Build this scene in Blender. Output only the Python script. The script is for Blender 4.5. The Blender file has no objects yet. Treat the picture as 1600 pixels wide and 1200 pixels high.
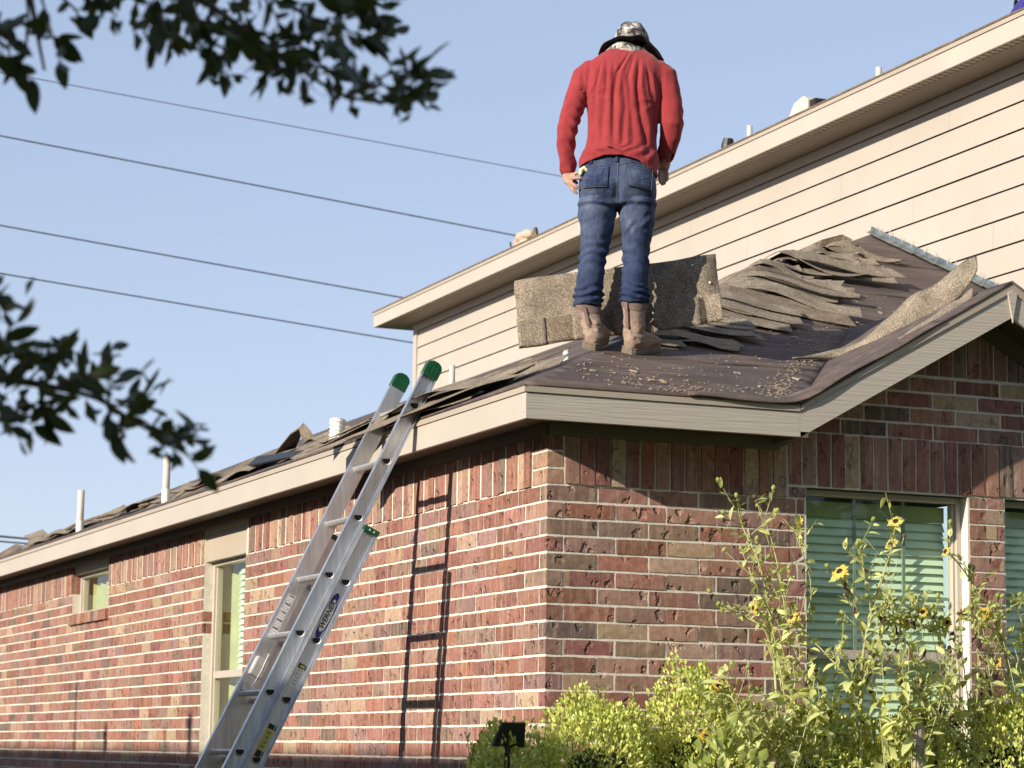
import bpy, bmesh, math, random
import numpy as np
from mathutils import Vector, Matrix, noise as mnoise

random.seed(7); RNG = np.random.default_rng(7)
SC = bpy.context.scene
COL = SC.collection
rad = math.radians

# ------------------------------------------------------------------ camera
cam_d = bpy.data.cameras.new('camera')
cam_o = bpy.data.objects.new('camera', cam_d); COL.objects.link(cam_o)
CAM = Vector((-4.388, -10.148, 1.6))
YAW, PIT, ROL = 0.393392, 0.146871, 0.0136292
_fw = Vector((math.sin(YAW)*math.cos(PIT), math.cos(YAW)*math.cos(PIT), math.sin(PIT)))
_r0 = Vector((math.cos(YAW), -math.sin(YAW), 0)); _u0 = _r0.cross(_fw)
_R = _r0*math.cos(ROL) + _u0*math.sin(ROL); _U = -_r0*math.sin(ROL) + _u0*math.cos(ROL)
M = Matrix((( _R.x, _U.x, -_fw.x, CAM.x), (_R.y, _U.y, -_fw.y, CAM.y), (_R.z, _U.z, -_fw.z, CAM.z), (0, 0, 0, 1)))
cam_o.matrix_world = M
cam_d.sensor_width = 36; cam_d.lens = 87.536
cam_d.clip_start = .05; cam_d.clip_end = 3000
cam_d.dof.use_dof = True; cam_d.dof.focus_distance = 11.6; cam_d.dof.aperture_fstop = 6.5
SC.camera = cam_o

# ------------------------------------------------------------------ sky, sun, exposure
SUN = Vector((-1, -.34, .39)).normalized()
w = bpy.data.worlds.new('World'); SC.world = w; w.use_nodes = True
wn = w.node_tree.nodes; wl = w.node_tree.links
sky = wn.new('ShaderNodeTexSky'); sky.sky_type = 'NISHITA'; sky.sun_disc = False
sky.sun_elevation = math.asin(SUN.z); sky.sun_rotation = math.atan2(SUN.x, SUN.y)
sky.air_density = 1.0; sky.dust_density = .35; sky.ozone_density = 2.2; sky.altitude = 1500
wn['Background'].inputs['Strength'].default_value = .13
tint = wn.new('ShaderNodeMix'); tint.data_type = 'RGBA'; tint.blend_type = 'MULTIPLY'; tint.inputs[0].default_value = 1; tint.inputs[7].default_value = (2.02, 2.04, 2.29, 1)
gam = wn.new('ShaderNodeGamma'); gam.inputs[1].default_value = .42; wl.new(sky.outputs[0], gam.inputs[0])
wl.new(gam.outputs[0], tint.inputs[6]); wl.new(tint.outputs[2], wn['Background'].inputs['Color'])
sun_d = bpy.data.lights.new('sun', 'SUN'); sun_d.energy = 4.7; sun_d.angle = rad(.53); sun_d.color = (1, .90, .775)
sun_o = bpy.data.objects.new('sun', sun_d); COL.objects.link(sun_o)
sun_o.rotation_euler = SUN.to_track_quat('Z', 'Y').to_euler(); sun_o.location = (-20, -4, 12)
vs = SC.view_settings; vs.view_transform = 'Standard'; vs.look = 'None'; vs.gamma = 1; vs.exposure = 0.5
SC.cycles.use_denoising = True
SC.cycles.max_bounces = 8; SC.cycles.transparent_max_bounces = 24

# ------------------------------------------------------------------ helpers
def tag(o, label=None, cat=None, group=None, kind=None):
    if label: o['label'] = label
    if cat: o['category'] = cat
    if group: o['group'] = group
    if kind: o['kind'] = kind
    return o

def link(name, data, parent=None, m=None):
    o = bpy.data.objects.new(name, data); COL.objects.link(o)
    if parent: o.parent = parent
    if m is not None and data is not None:
        data.materials.clear(); data.materials.append(m)
    return o

def empty(name, loc=(0, 0, 0), rz=0, parent=None):
    o = bpy.data.objects.new(name, None); COL.objects.link(o)
    o.location = loc; o.rotation_euler = (0, 0, rz); o.empty_display_size = .1
    if parent: o.parent = parent
    return o

def mesh(name, v, f, smooth=False):
    me = bpy.data.meshes.new(name); me.from_pydata([tuple(p) for p in v], [], f); me.update()
    if smooth:
        me.polygons.foreach_set('use_smooth', [True]*len(me.polygons))
    return me

class MB:
    "collects simple solids into one mesh"
    def __init__(s): s.v = []; s.f = []; s.cols = None
    def add(s, v, f):
        b = len(s.v); s.v += [tuple(p) for p in v]; s.f += [tuple(i+b for i in q) for q in f]; return s
    def box(s, a, b):
        (x0, y0, z0), (x1, y1, z1) = a, b
        return s.add([(x0,y0,z0),(x1,y0,z0),(x1,y1,z0),(x0,y1,z0),(x0,y0,z1),(x1,y0,z1),(x1,y1,z1),(x0,y1,z1)],
                     [(0,3,2,1),(4,5,6,7),(0,1,5,4),(1,2,6,5),(2,3,7,6),(3,0,4,7)])
    def obox(s, c, ax, ay, az):
        c, ax, ay, az = map(Vector, (c, ax, ay, az))
        P = [c+ax*i+ay*j+az*k for k in (-1, 1) for i, j in ((-1,-1),(1,-1),(1,1),(-1,1))]
        return s.add(P, [(0,3,2,1),(4,5,6,7),(0,1,5,4),(1,2,6,5),(2,3,7,6),(3,0,4,7)])
    def prism(s, poly, d):
        "poly: 3D points of a planar polygon, extruded by vector d"
        n = len(poly); d = Vector(d); A = [Vector(p) for p in poly]
        return s.add(A+[p+d for p in A], [tuple(range(n-1, -1, -1)), tuple(range(n, 2*n))]+[(i, (i+1) % n, n+(i+1) % n, n+i) for i in range(n)])
    def tube(s, pts, r, n=8, cap=True):
        pts = [Vector(p) for p in pts]; m = len(pts)
        rr = r if hasattr(r, '__len__') else [r]*m
        b = len(s.v); prev = None
        for i, p in enumerate(pts):
            t = (pts[min(i+1, m-1)]-pts[max(i-1, 0)]).normalized()
            if prev is None:
                a = Vector((0, 0, 1)) if abs(t.z) < .9 else Vector((1, 0, 0))
                prev = t.cross(a).normalized()
            nx = (prev-t*prev.dot(t)).normalized(); ny = t.cross(nx); prev = nx
            for k in range(n):
                a = 2*math.pi*k/n
                s.v.append(tuple(p+(nx*math.cos(a)+ny*math.sin(a))*rr[i]))
        for i in range(m-1):
            for k in range(n):
                k2 = (k+1) % n
                s.f.append((b+i*n+k, b+i*n+k2, b+(i+1)*n+k2, b+(i+1)*n+k))
        if cap:
            s.f.append(tuple(b+k for k in range(n-1, -1, -1))); s.f.append(tuple(b+(m-1)*n+k for k in range(n)))
        return s
    def mesh(s, name, smooth=False): return mesh(name, s.v, s.f, smooth)
    def build(s, name, m, parent=None, smooth=False): return link(name, s.mesh(name, smooth), parent, m)

def bevel(o, w=.004, seg=2):
    b = o.modifiers.new('bevel', 'BEVEL'); b.width = w; b.segments = seg; b.limit_method = 'ANGLE'; return o

# ------------------------------------------------------------------ materials
def nmat(name):
    m = bpy.data.materials.new(name); m.use_nodes = True
    nt = m.node_tree; b = nt.nodes['Principled BSDF']
    return m, nt, b
def N(nt, t, **kw):
    n = nt.nodes.new('ShaderNode'+t)
    for k, v in kw.items():
        if k.startswith('i_'): n.inputs[k[2:].replace('_', ' ')].default_value = v
        else: setattr(n, k, v)
    return n
def L(nt, a, b): nt.links.new(a, b)
def mixc(nt, fac, a, b, mode='MIX'):
    n = nt.nodes.new('ShaderNodeMix'); n.data_type = 'RGBA'; n.blend_type = mode
    for sock, v in ((n.inputs[0], fac), (n.inputs[6], a), (n.inputs[7], b)):
        if hasattr(v, 'links'): nt.links.new(v, sock)
        else: sock.default_value = v if isinstance(v, (int, float)) else (*v[:3], 1)
    return n.outputs[2]
def ramp(nt, fac, stops):
    n = nt.nodes.new('ShaderNodeValToRGB'); e = n.color_ramp.elements
    while len(e) < len(stops): e.new(.5)
    for q, (p, c) in zip(e, stops):
        q.position = p; q.color = (c, c, c, 1) if isinstance(c, (int, float)) else (*c[:3], 1)
    nt.links.new(fac, n.inputs[0]); return n.outputs[0]
def mth(nt, op, a, b=None):
    n = nt.nodes.new('ShaderNodeMath'); n.operation = op
    for s, v in ((n.inputs[0], a), (n.inputs[1], b)):
        if v is None: continue
        if hasattr(v, 'links'): nt.links.new(v, s)
        else: s.default_value = v
    return n.outputs[0]
def coords(nt, scale=(1, 1, 1), rnd=True, kind='Object'):
    tc = N(nt, 'TexCoord'); mp = N(nt, 'Mapping'); mp.inputs['Scale'].default_value = scale
    if rnd:
        oi = N(nt, 'ObjectInfo'); va = N(nt, 'VectorMath', operation='MULTIPLY_ADD')
        cx = N(nt, 'CombineXYZ'); L(nt, oi.outputs['Random'], cx.inputs[0]); L(nt, oi.outputs['Random'], cx.inputs[1]); L(nt, oi.outputs['Random'], cx.inputs[2])
        va.inputs[1].default_value = (37, 53, 71); L(nt, cx.outputs[0], va.inputs[0]); L(nt, tc.outputs[kind], va.inputs[2])
        L(nt, va.outputs[0], mp.inputs['Vector'])
    else: L(nt, tc.outputs[kind], mp.inputs['Vector'])
    return mp.outputs[0]
def noise(nt, vec, sc, detail=4, rough=.55, dist=0):
    n = N(nt, 'TexNoise'); n.inputs['Scale'].default_value = sc; n.inputs['Detail'].default_value = detail
    n.inputs['Roughness'].default_value = rough; n.inputs['Distortion'].default_value = dist
    L(nt, vec, n.inputs['Vector']); return n.outputs['Fac']
def bump(nt, b, h, strength=.5, dist=.01, prev=None):
    n = N(nt, 'Bump'); n.inputs['Strength'].default_value = strength; n.inputs['Distance'].default_value = dist
    L(nt, h, n.inputs['Height'])
    if prev is not None: L(nt, prev, n.inputs['Normal'])
    L(nt, n.outputs[0], b.inputs['Normal']); return n.outputs[0]

def simple(name, col, rough=.6, metal=0, vary=.12, sc=6, bmp=0, bsc=60, spec=.5, rnd=True):
    m, nt, b = nmat(name)
    v = coords(nt, rnd=rnd); n = noise(nt, v, sc, 5)
    lo = tuple(c*(1-vary) for c in col); hi = tuple(min(1, c*(1+vary)) for c in col)
    L(nt, ramp(nt, n, [(.3, lo), (.7, hi)]), b.inputs['Base Color'])
    b.inputs['Roughness'].default_value = rough; b.inputs['Metallic'].default_value = metal
    b.inputs['Specular IOR Level'].default_value = spec
    if bmp: bump(nt, b, noise(nt, v, bsc, 4), bmp, .004)
    return m

def brick_mat(name, attr=False):
    m, nt, b = nmat(name)
    if attr: a = N(nt, 'Attribute', attribute_name='Col'); base = a.outputs['Color']
    else: oi = N(nt, 'ObjectInfo'); base = oi.outputs['Color']
    v = coords(nt, rnd=not attr); vs_ = coords(nt, (40, 40, 2.2), rnd=not attr)
    st = ramp(nt, noise(nt, vs_, 1.0, 3, .6), [(.50, 0), (.70, 1)])
    c1 = mixc(nt, mth(nt, 'MULTIPLY', st, .55), base, (.52, .37, .25))
    st2 = ramp(nt, noise(nt, coords(nt, (70, 70, 5), rnd=not attr), 1.0, 2, .6), [(.58, 0), (.72, 1)])
    c2 = mixc(nt, mth(nt, 'MULTIPLY', st2, .35), c1, (.10, .055, .045))
    mot = ramp(nt, noise(nt, v, 45, 5, .65), [(.3, .72), (.7, 1.2)])
    c3 = mixc(nt, 1.0, c2, mot, 'MULTIPLY')
    L(nt, c3, b.inputs['Base Color']); b.inputs['Roughness'].default_value = .88; b.inputs['Specular IOR Level'].default_value = .25
    # pressed dents and fine grit
    vo = N(nt, 'TexVoronoi'); vo.feature = 'F1'; vo.inputs['Scale'].default_value = 16.5; vo.inputs['Randomness'].default_value = 1
    vw = N(nt, 'VectorMath', operation='MULTIPLY_ADD'); nz = N(nt, 'TexNoise'); nz.inputs['Scale'].default_value = 30; L(nt, v, nz.inputs['Vector'])
    L(nt, nz.outputs['Color'], vw.inputs[0]); vw.inputs[1].default_value = (.055, .055, .055); L(nt, coords(nt, (1, 1, .7), rnd=not attr), vw.inputs[2]); L(nt, vw.outputs[0], vo.inputs['Vector'])
    pit = ramp(nt, vo.outputs['Distance'], [(.15, 0), (.36, 1)])
    sel = N(nt, 'SeparateColor'); L(nt, vo.outputs['Color'], sel.inputs[0]); keep = mth(nt, 'GREATER_THAN', sel.outputs[0], .30)
    inv = mth(nt, 'SUBTRACT', 1, mth(nt, 'MULTIPLY', mth(nt, 'SUBTRACT', 1, pit), keep))
    n1 = bump(nt, b, inv, 1.0, .015)
    bump(nt, b, noise(nt, v, 160, 4, .7), .55, .003, n1)
    return m

MT = {}
MT['brick'] = brick_mat('brick'); MT['brick_far'] = brick_mat('brick_far', True)
m, nt, b = nmat('mortar'); v = coords(nt, rnd=False); MT['mortar'] = m
L(nt, ramp(nt, noise(nt, v, 30, 5), [(.3, (.68, .63, .53)), (.7, (.84, .79, .68))]), b.inputs['Base Color'])
b.inputs['Roughness'].default_value = .95; b.inputs['Specular IOR Level'].default_value = .1
bump(nt, b, noise(nt, v, 120, 5, .7), .7, .006)

def paint(name, col, grain=(3, 60, 60), gs=.35, rnd=False):
    "painted fibre-cement board with pressed wood grain along local axis"
    m, nt, b = nmat(name); v = coords(nt, grain, rnd=rnd); v2 = coords(nt, rnd=rnd)
    big = noise(nt, v2, 1.7, 4); fine = noise(nt, v2, 25, 4)
    c = ramp(nt, big, [(.25, tuple(x*.93 for x in col)), (.75, tuple(min(1, x*1.04) for x in col))])
    c = mixc(nt, mth(nt, 'MULTIPLY', ramp(nt, fine, [(.55, 0), (.8, 1)]), .12), c, tuple(x*.7 for x in col))
    L(nt, c, b.inputs['Base Color']); b.inputs['Roughness'].default_value = .55; b.inputs['Specular IOR Level'].default_value = .35
    bump(nt, b, noise(nt, v, 1.6, 3, .6), gs, .004); return m
CREAM = (.49, .44, .37)
MT['fascia_x'] = paint('fascia_front', CREAM, (2, 60, 55), .9)
MT['fascia_y'] = paint('fascia_side', CREAM, (60, 2, 55), .12)
MT['siding'] = paint('siding_paint', (.475, .425, .36), (60, 2, 50), .10)
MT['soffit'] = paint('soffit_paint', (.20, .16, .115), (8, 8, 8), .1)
MT['soffit_low'] = paint('soffit_shaded_paint', (.085, .066, .046), (8, 8, 8), .1)  # deep shade under the lower eave put into the soffit colour
MT['frieze_low'] = paint('frieze_shaded_paint', (.15, .12, .085), (8, 8, 8), .1)  # frieze colour darkened to carry the eave shade
MT['trim'] = paint('trim_paint', (.46, .39, .30), (8, 8, 8), .1)
MT['drip'] = simple('drip_metal', (.43, .365, .285), .42, .0, .06, 3)
MT['vinyl'] = simple('vinyl_frame', (.50, .44, .36), .45, 0, .05, 5)
MT['dark_joint'] = simple('dark_joint', (.02, .016, .012), .9, 0, .1)
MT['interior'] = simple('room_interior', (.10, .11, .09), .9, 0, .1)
MT['slat'] = simple('blind_slat', (.90, .95, .86), .5, 0, .05, 3)
MT['slat_pale'] = simple('blind_slat_pale', (.74, .78, .76), .5, 0, .04, 3)
MT['reflection'] = simple('reflection_tint', (.50, .45, .24), .8, 0, .12, 8, .3, 12)  # colour of the yellow-green reflection in the side windows
m, nt, b = nmat('window_glass'); MT['glass'] = m
tr = N(nt, 'BsdfTransparent'); tr.inputs[0].default_value = (.93, .99, .92, 1); gl = N(nt, 'BsdfGlossy'); gl.inputs['Roughness'].default_value = .015
fr = N(nt, 'Fresnel'); fr.inputs[0].default_value = 1.55; mx = N(nt, 'MixShader')
geo = N(nt, 'NewGeometry'); L(nt, mth(nt, 'MULTIPLY', fr.outputs[0], mth(nt, 'SUBTRACT', 1, geo.outputs['Backfacing'])), mx.inputs[0]); L(nt, tr.outputs[0], mx.inputs[1]); L(nt, gl.outputs[0], mx.inputs[2]); L(nt, mx.outputs[0], nt.nodes['Material Output'].inputs[0])
MT['pvc'] = simple('pvc_pipe', (.62, .56, .47), .5, 0, .08, 8)
MT['pvc_white'] = simple('pvc_white', (.85, .84, .80), .45, 0, .05, 8)
MT['galv'] = simple('galvanised_flashing', (.30, .34, .33), .38, .8, .45, 16, .6, 22)
MT['black'] = simple('black_plastic', (.012, .012, .012), .45, 0, .2)

# roofing felt with scuffs, laps and loose granules
m, nt, b = nmat('roofing_felt'); MT['felt'] = m
v = coords(nt, rnd=False)
big = noise(nt, v, 1.3, 5, .6); streak = noise(nt, coords(nt, (1.2, 9, 9), rnd=False), 2.2, 5, .62)
c = ramp(nt, streak, [(.30, (.060, .045, .042)), (.52, (.125, .095, .08)), (.75, (.20, .155, .125))])
c = mixc(nt, ramp(nt, big, [(.40, 0), (.66, .75)]), c, (.060, .050, .052))
vo = N(nt, 'TexVoronoi'); vo.inputs['Scale'].default_value = 210; L(nt, v, vo.inputs['Vector'])
gr = mth(nt, 'MULTIPLY', ramp(nt, vo.outputs['Distance'], [(.16, 1), (.30, 0)]), ramp(nt, noise(nt, v, 4, 4, .6), [(.44, 0), (.60, 1)]))
c = mixc(nt, gr, c, (.36, .28, .20))
L(nt, c, b.inputs['Base Color']); b.inputs['Roughness'].default_value = .8; b.inputs['Specular IOR Level'].default_value = .3
n1 = bump(nt, b, noise(nt, coords(nt, (2, 14, 14), rnd=False), 1.5, 4), .5, .012); bump(nt, b, vo.outputs['Distance'], .4, .003, n1)

def shingle_mat(name, c0, c1):
    m, nt, b = nmat(name); v = coords(nt)
    g = N(nt, 'TexVoronoi'); g.inputs['Scale'].default_value = 420; L(nt, v, g.inputs['Vector'])
    sp = N(nt, 'SeparateColor'); L(nt, g.outputs['Color'], sp.inputs[0])
    c = ramp(nt, sp.outputs[0], [(0, tuple(x*.45 for x in c0)), (.45, c0), (.8, c1), (1, tuple(min(1, x*1.35) for x in c1))])
    c = mixc(nt, .9, c, ramp(nt, noise(nt, v, 9, 5, .65), [(.3, .58), (.7, 1.25)]), 'MULTIPLY')
    c = mixc(nt, .7, c, ramp(nt, noise(nt, v, 130, 3, .7), [(.35, .55), (.65, 1.4)]), 'MULTIPLY')
    L(nt, c, b.inputs['Base Color']); b.inputs['Roughness'].default_value = .92; b.inputs['Specular IOR Level'].default_value = .2
    n1 = bump(nt, b, g.outputs['Distance'], .6, .003); bump(nt, b, noise(nt, v, 18, 4), .35, .01, n1); return m
MT['shingle'] = shingle_mat('shingle_granules', (.25, .205, .15), (.40, .335, .25))
MT['shingle_brown'] = shingle_mat('shingle_brown', (.18, .14, .10), (.29, .23, .165))
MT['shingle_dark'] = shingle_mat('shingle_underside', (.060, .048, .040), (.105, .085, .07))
# ------------------------------------------------------------------ ground
g = MB(); g.add([(-900, -900, 0), (900, -900, 0), (900, 900, 0), (-900, 900, 0)], [(0, 1, 2, 3)])
m, nt, b = nmat('lawn'); v = coords(nt, rnd=False)
L(nt, ramp(nt, noise(nt, v, .8, 6, .65), [(.3, (.05, .075, .022)), (.7, (.11, .12, .045))]), b.inputs['Base Color']); b.inputs['Roughness'].default_value = .95
tag(g.build('ground', m), kind='structure')

# ------------------------------------------------------------------ the house
H, C, J, LB = 2.789, .0762, .0115, .254
OVA, OVB, EZ, SL = .228, .28, 3.187, .434
X2 = 4.1
house = empty('brick_house', (0, 0, 0))
tag(house, 'red brick house with cream siding upper storey, its lower roof stripped of shingles', 'house')
def rakez(x): return 3.022 + .56*(min(x, 4.554-x)-1.168)

PAL = [((.335, .170, .130), 9), ((.295, .136, .102), 8), ((.37, .220, .160), 5), ((.295, .182, .152), 3.5), ((.265, .172, .130), 4.5),
       ((.175, .124, .102), 1.8), ((.42, .30, .205), 3.2), ((.35, .155, .105), 2.5), ((.26, .122, .094), 5)]
PW = [p[1] for p in PAL]
def bcol():
    c = random.choices(PAL, PW)[0][0]; k = random.uniform(.85, 1.15)
    return (c[0]*k, c[1]*k*random.uniform(.94, 1.06), c[2]*k*random.uniform(.92, 1.08), 1)

def brick_mesh(lx, lz, dep, seed):
    "hand-moulded brick: face at y=0, uneven edges, body towards +y"
    r = random.Random(seed); nx, nz = (5, 2) if lx > lz else (2, 5)
    if lx < .12 and lz < .12: nx = nz = 2
    v = []; f = []
    for k in range(nz+1):
        for i in range(nx+1):
            ex = i in (0, nx); ez = k in (0, nz)
            x = lx*i/nx + (r.uniform(-.0016, .0016) if ex else 0); z = lz*k/nz + (r.uniform(-.0016, .0016) if ez else 0)
            if not (ex or ez): x += r.uniform(-.008, .008)
            v.append((x, r.uniform(.0003, .0018) if (ex or ez) else r.uniform(-.0012, .0012), z))
    W = nx+1
    for k in range(nz):
        for i in range(nx): f.append((k*W+i, k*W+i+1, (k+1)*W+i+1, (k+1)*W+i))
    per = [i for i in range(W)]+[k*W+nx for k in range(1, nz+1)]+[nz*W+i for i in range(nx-1, -1, -1)]+[k*W for k in range(nz-1, 0, -1)]
    b0 = len(v); v += [(v[i][0], dep, v[i][2]) for i in per]; n = len(per)
    for a in range(n): f.append((per[a], b0+a, b0+(a+1) % n, per[(a+1) % n]))
    return mesh('brick', v, f)
_bm = {}
def get_brick(lx, lz, dep=.076):
    key = (round(lx, 2), round(lz, 2), dep); k = random.randrange(7 if lx > .2 or lz > .2 else 3)
    if (key, k) not in _bm:
        me = brick_mesh(key[0]-.0, lz, dep, hash((key, k)) & 0xffff); me.materials.append(MT['brick']); _bm[(key, k)] = (me, key[0])
    return _bm[(key, k)]

def put_brick(parent, face, u0, u1, z0, z1, proud=0, dep=.076):
    lx = u1-u0; me, l0 = get_brick(lx, z1-z0, dep)
    o = bpy.data.objects.new('brick', me); COL.objects.link(o); o.parent = parent
    if face == 'B': o.location = (u0, -proud, z0); o.scale = (lx/l0, 1, 1)
    else: o.location = (-proud, u1, z0); o.rotation_euler = (0, 0, -math.pi/2); o.scale = (lx/l0, 1, 1)
    o.color = bcol(); return o

class FarBricks:
    def __init__(s): s.mb = MB(); s.c = []
    def add(s, face, u0, u1, z0, z1, proud=0, poly=None, dep=.061):
        col = bcol()
        if poly is not None: s.mb.prism(poly, (0, dep, 0)); nf = len(poly)+2
        else:
            j = lambda: random.uniform(-.0015, .0015)
            if face == 'A': s.mb.box((-proud, u0+j(), z0+j()), (dep, u1+j(), z1+j()))
            else: s.mb.box((u0+j(), -proud, z0+j()), (u1+j(), dep, z1+j()))
            nf = 6
        s.c += [col]*nf
    def build(s, parent):
        me = s.mb.mesh('brick'); a = me.color_attributes.new('Col', 'FLOAT_COLOR', 'CORNER')
        buf = np.array([s.c[p.index] for p in me.polygons for _ in range(p.loop_total)], dtype=np.float32)
        a.data.foreach_set('color', buf.ravel()); o = link('brick', me, parent, MT['brick_far']); o['kind'] = 'stuff'; return o

def subtract(u0, u1, holes):
    "interval minus holes"
    seg = [(u0, u1)]
    for h0, h1 in holes:
        seg = [q for a, b_ in seg for q in ((a, min(b_, h0)), (max(a, h1), b_)) if q[1]-q[0] > .018]
    return seg

# --- side wall (x = 0, faces -x), far to y = 15
winA = [(4.675, 5.62, .95, 2.80), (8.235, 9.465, 2.625, 2.945)]      # y0,y1,z0,z1
hdrA = [(4.675, 5.62, 2.80, 2.985), (8.235, 9.465, 2.945, 3.0)]
YE = 15.0; MRA = .0032
wa = MB()
brk = sorted({0.004, YE}.union(*[{w_[0], w_[1]} for w_ in winA]))
for a, b_ in zip(brk[:-1], brk[1:]):
    hole = [w_ for w_ in winA if w_[0] <= a and b_ <= w_[1]]
    if hole: wa.box((MRA, a, 0), (.115, b_, hole[0][2])).box((MRA, a, hdrA[winA.index(hole[0])][3]), (.115, b_, 3.1))
    else: wa.box((MRA, a, 0), (.115, b_, 3.1))
wallA = wa.build('brick_wall', MT['mortar'], house); wallA['label'] = 'sunlit side wall of red and tan brick'
farA = FarBricks(); nA = 0; NEAR_A = 3.25
for k in range(0, 37):
    z1 = H-k*C-J/2; z0 = z1-C+J
    u = .076+J if k % 2 == 0 else LB     # the corner brick belongs to the front loop
    if z1 < .02: break
    rows = []
    while u < YE-.05:
        rows.append((u, min(u+LB-J, YE))); u += LB
    holes = [(w_[0], w_[1]) for w_ in winA if not (z1 < w_[2]+.01 or z0 > w_[3]-.01)]
    segs = [list(s_) for a, b_ in rows for s_ in subtract(a, b_, holes)]
    for h0, h1 in holes:
        lft = max((s_ for s_ in segs if s_[1] <= h0+1e-6), key=lambda s_: s_[1]); lft[1] = h0-.001
        rgt = min((s_ for s_ in segs if s_[0] >= h1-1e-6), key=lambda s_: s_[0]); rgt[0] = h1+.001
    for p, q in segs:
        if True:
            if z0 > 1.36 and q < NEAR_A and nA < 262: put_brick(wallA, 'A', p, q, z0, z1, random.uniform(.0, .003)); nA += 1
            else: farA.add('A', p, q, z0, z1, random.uniform(0, .0025))
u = .181; i = 0; jb_ = MB()
while u < YE-.08:       # soldier course laid in pairs
    holes = [(w_[0], w_[1]) for w_ in winA]
    wd = .0715 if i % 2 == 0 else .0665
    if not any(h0-.02 < u+wd/2 < h1+.02 for h0, h1 in holes):
        pr = (.007 if i % 2 == 0 else .003)+random.uniform(-.002, .003)
        if u < 2.9: put_brick(wallA, 'A', u, u+wd, H+random.uniform(.0, .008), H+.25, pr)
        else: farA.add('A', u, u+wd, H+random.uniform(0, .008), H+.25, pr)
    if i % 2 and not any(h0-.03 < u+wd < h1+.02 for h0, h1 in holes): jb_.box((-.0035, u+wd-.001, H-.004), (.01, u+wd+.0135, 3.01))
    u += wd+(.003 if i % 2 == 0 else .0125); i += 1
jb_.build('mortar_joint', MT['mortar'], wallA)['kind'] = 'stuff'
# brick sill under the small high window
for i in range(16):
    u = 8.225+i*.0785; farA.add('A', u, u+.069, 2.545, 2.622, .028+random.uniform(-.002, .002))
farA.build(wallA)

# --- front wall (y = 0, faces -y) with the small gable
winB = [(1.318, 2.20, .95, 2.842), (2.41, 3.292, .95, 2.842)]
XE = 4.45
wb = MB(); brk = [.0045, 1.318, 2.20, 2.41, 3.292, XE]
for a, b_ in zip(brk[:-1], brk[1:]):
    if any(w_[0] == a for w_ in winB): wb.box((a, .0034, 0), (b_, .115, .95)).box((a, .0034, 2.842), (b_, .115, 3.0))
    else: wb.box((a, .0034, 0), (b_, .115, 3.0))
wb.prism([(1.13, .0034, 3.0), (3.42, .0034, 3.0), (2.277, .0034, 3.64)], (0, .11, 0))
wb.box((.006, .0034, 3.0), (1.13, .115, 3.06))
wallB = wb.build('brick_wall', MT['mortar'], house); wallB['label'] = 'front brick wall with pressed dents, raked by low sun'
farB = FarBricks(); SX = 1.222          # where the window head soldiers start
for k in range(0, 37):
    z1 = H-k*C-J/2; z0 = z1-C+J
    if z1 < .02: break
    near = z0 > 1.36
    if k % 2 == 0: put = [(0, LB-J)]; u = LB
    else: put = [(0, .076)]; u = .076+J
    if k % 2 == 0:
        if near: put_brick(wallB, 'B', 0, LB-J, z0, z1, random.uniform(-.001, .002))
        else: farB.add('B', 0, LB-J, z0, z1)
    else:
        if near: put_brick(wallB, 'B', 0, .076, z0, z1, random.uniform(-.001, .002), dep=LB-J)
        else: farB.add('B', 0, .076, z0, z1, dep=LB-J)
    rows = []
    while u < XE: rows.append((u, u+LB-J)); u += LB
    for a, b_ in rows:
        for p, q in subtract(a, b_, [(SX, SX), (1.318-J, 2.21), (2.40, 3.302)]):
            if p < SX < q-.03 and q-p > .06:
                parts = [(p, SX-J/2), (SX+J/2, q)] if SX-p > .04 else [(p, q)]
            else: parts = [(p, q)]
            for p2, q2 in parts:
                if q2-p2 < .02: continue
                if near and q2 < 2.0: put_brick(wallB, 'B', p2, q2, z0, z1, random.uniform(-.002, .003))
                else: farB.add('B', p2, q2, z0, z1)
    # brick pier between the windows and jamb stub
    for p, q in ((2.21, 2.30), (2.31, 2.40)):
        if near: put_brick(wallB, 'B', p, q, z0, z1, random.uniform(-.001, .002))
        else: farB.add('B', p, q, z0, z1)
put_brick(wallB, 'B', 1.227, 1.313, H+.003, H+.05, 0)
put_brick(wallB, 'B', 2.21, 2.30, H+.003, H+.05, 0); put_brick(wallB, 'B', 2.31, 2.40, H+.003, H+.05, 0)
for r_ in range(3):                   # quoin bricks beside the soldiers
    put_brick(wallB, 'B', 0, .076, H+.003+r_*C, H+(r_+1)*C-.0075, 0, dep=.168)
for i in range(15):
    u = .088+i*.0754; put_brick(wallB, 'B', u, u+.0655, H+random.uniform(0, .006), H+.249, random.uniform(.004, .012))
u = SX+.003
while u < 3.4:
    if u < 2.75: put_brick(wallB, 'B', u, u+.066, 2.849+random.uniform(0, .006), 3.098, random.uniform(.002, .009))
    else: farB.add('B', u, u+.066, 2.849, 3.098, .004)
    u += .0772
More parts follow.
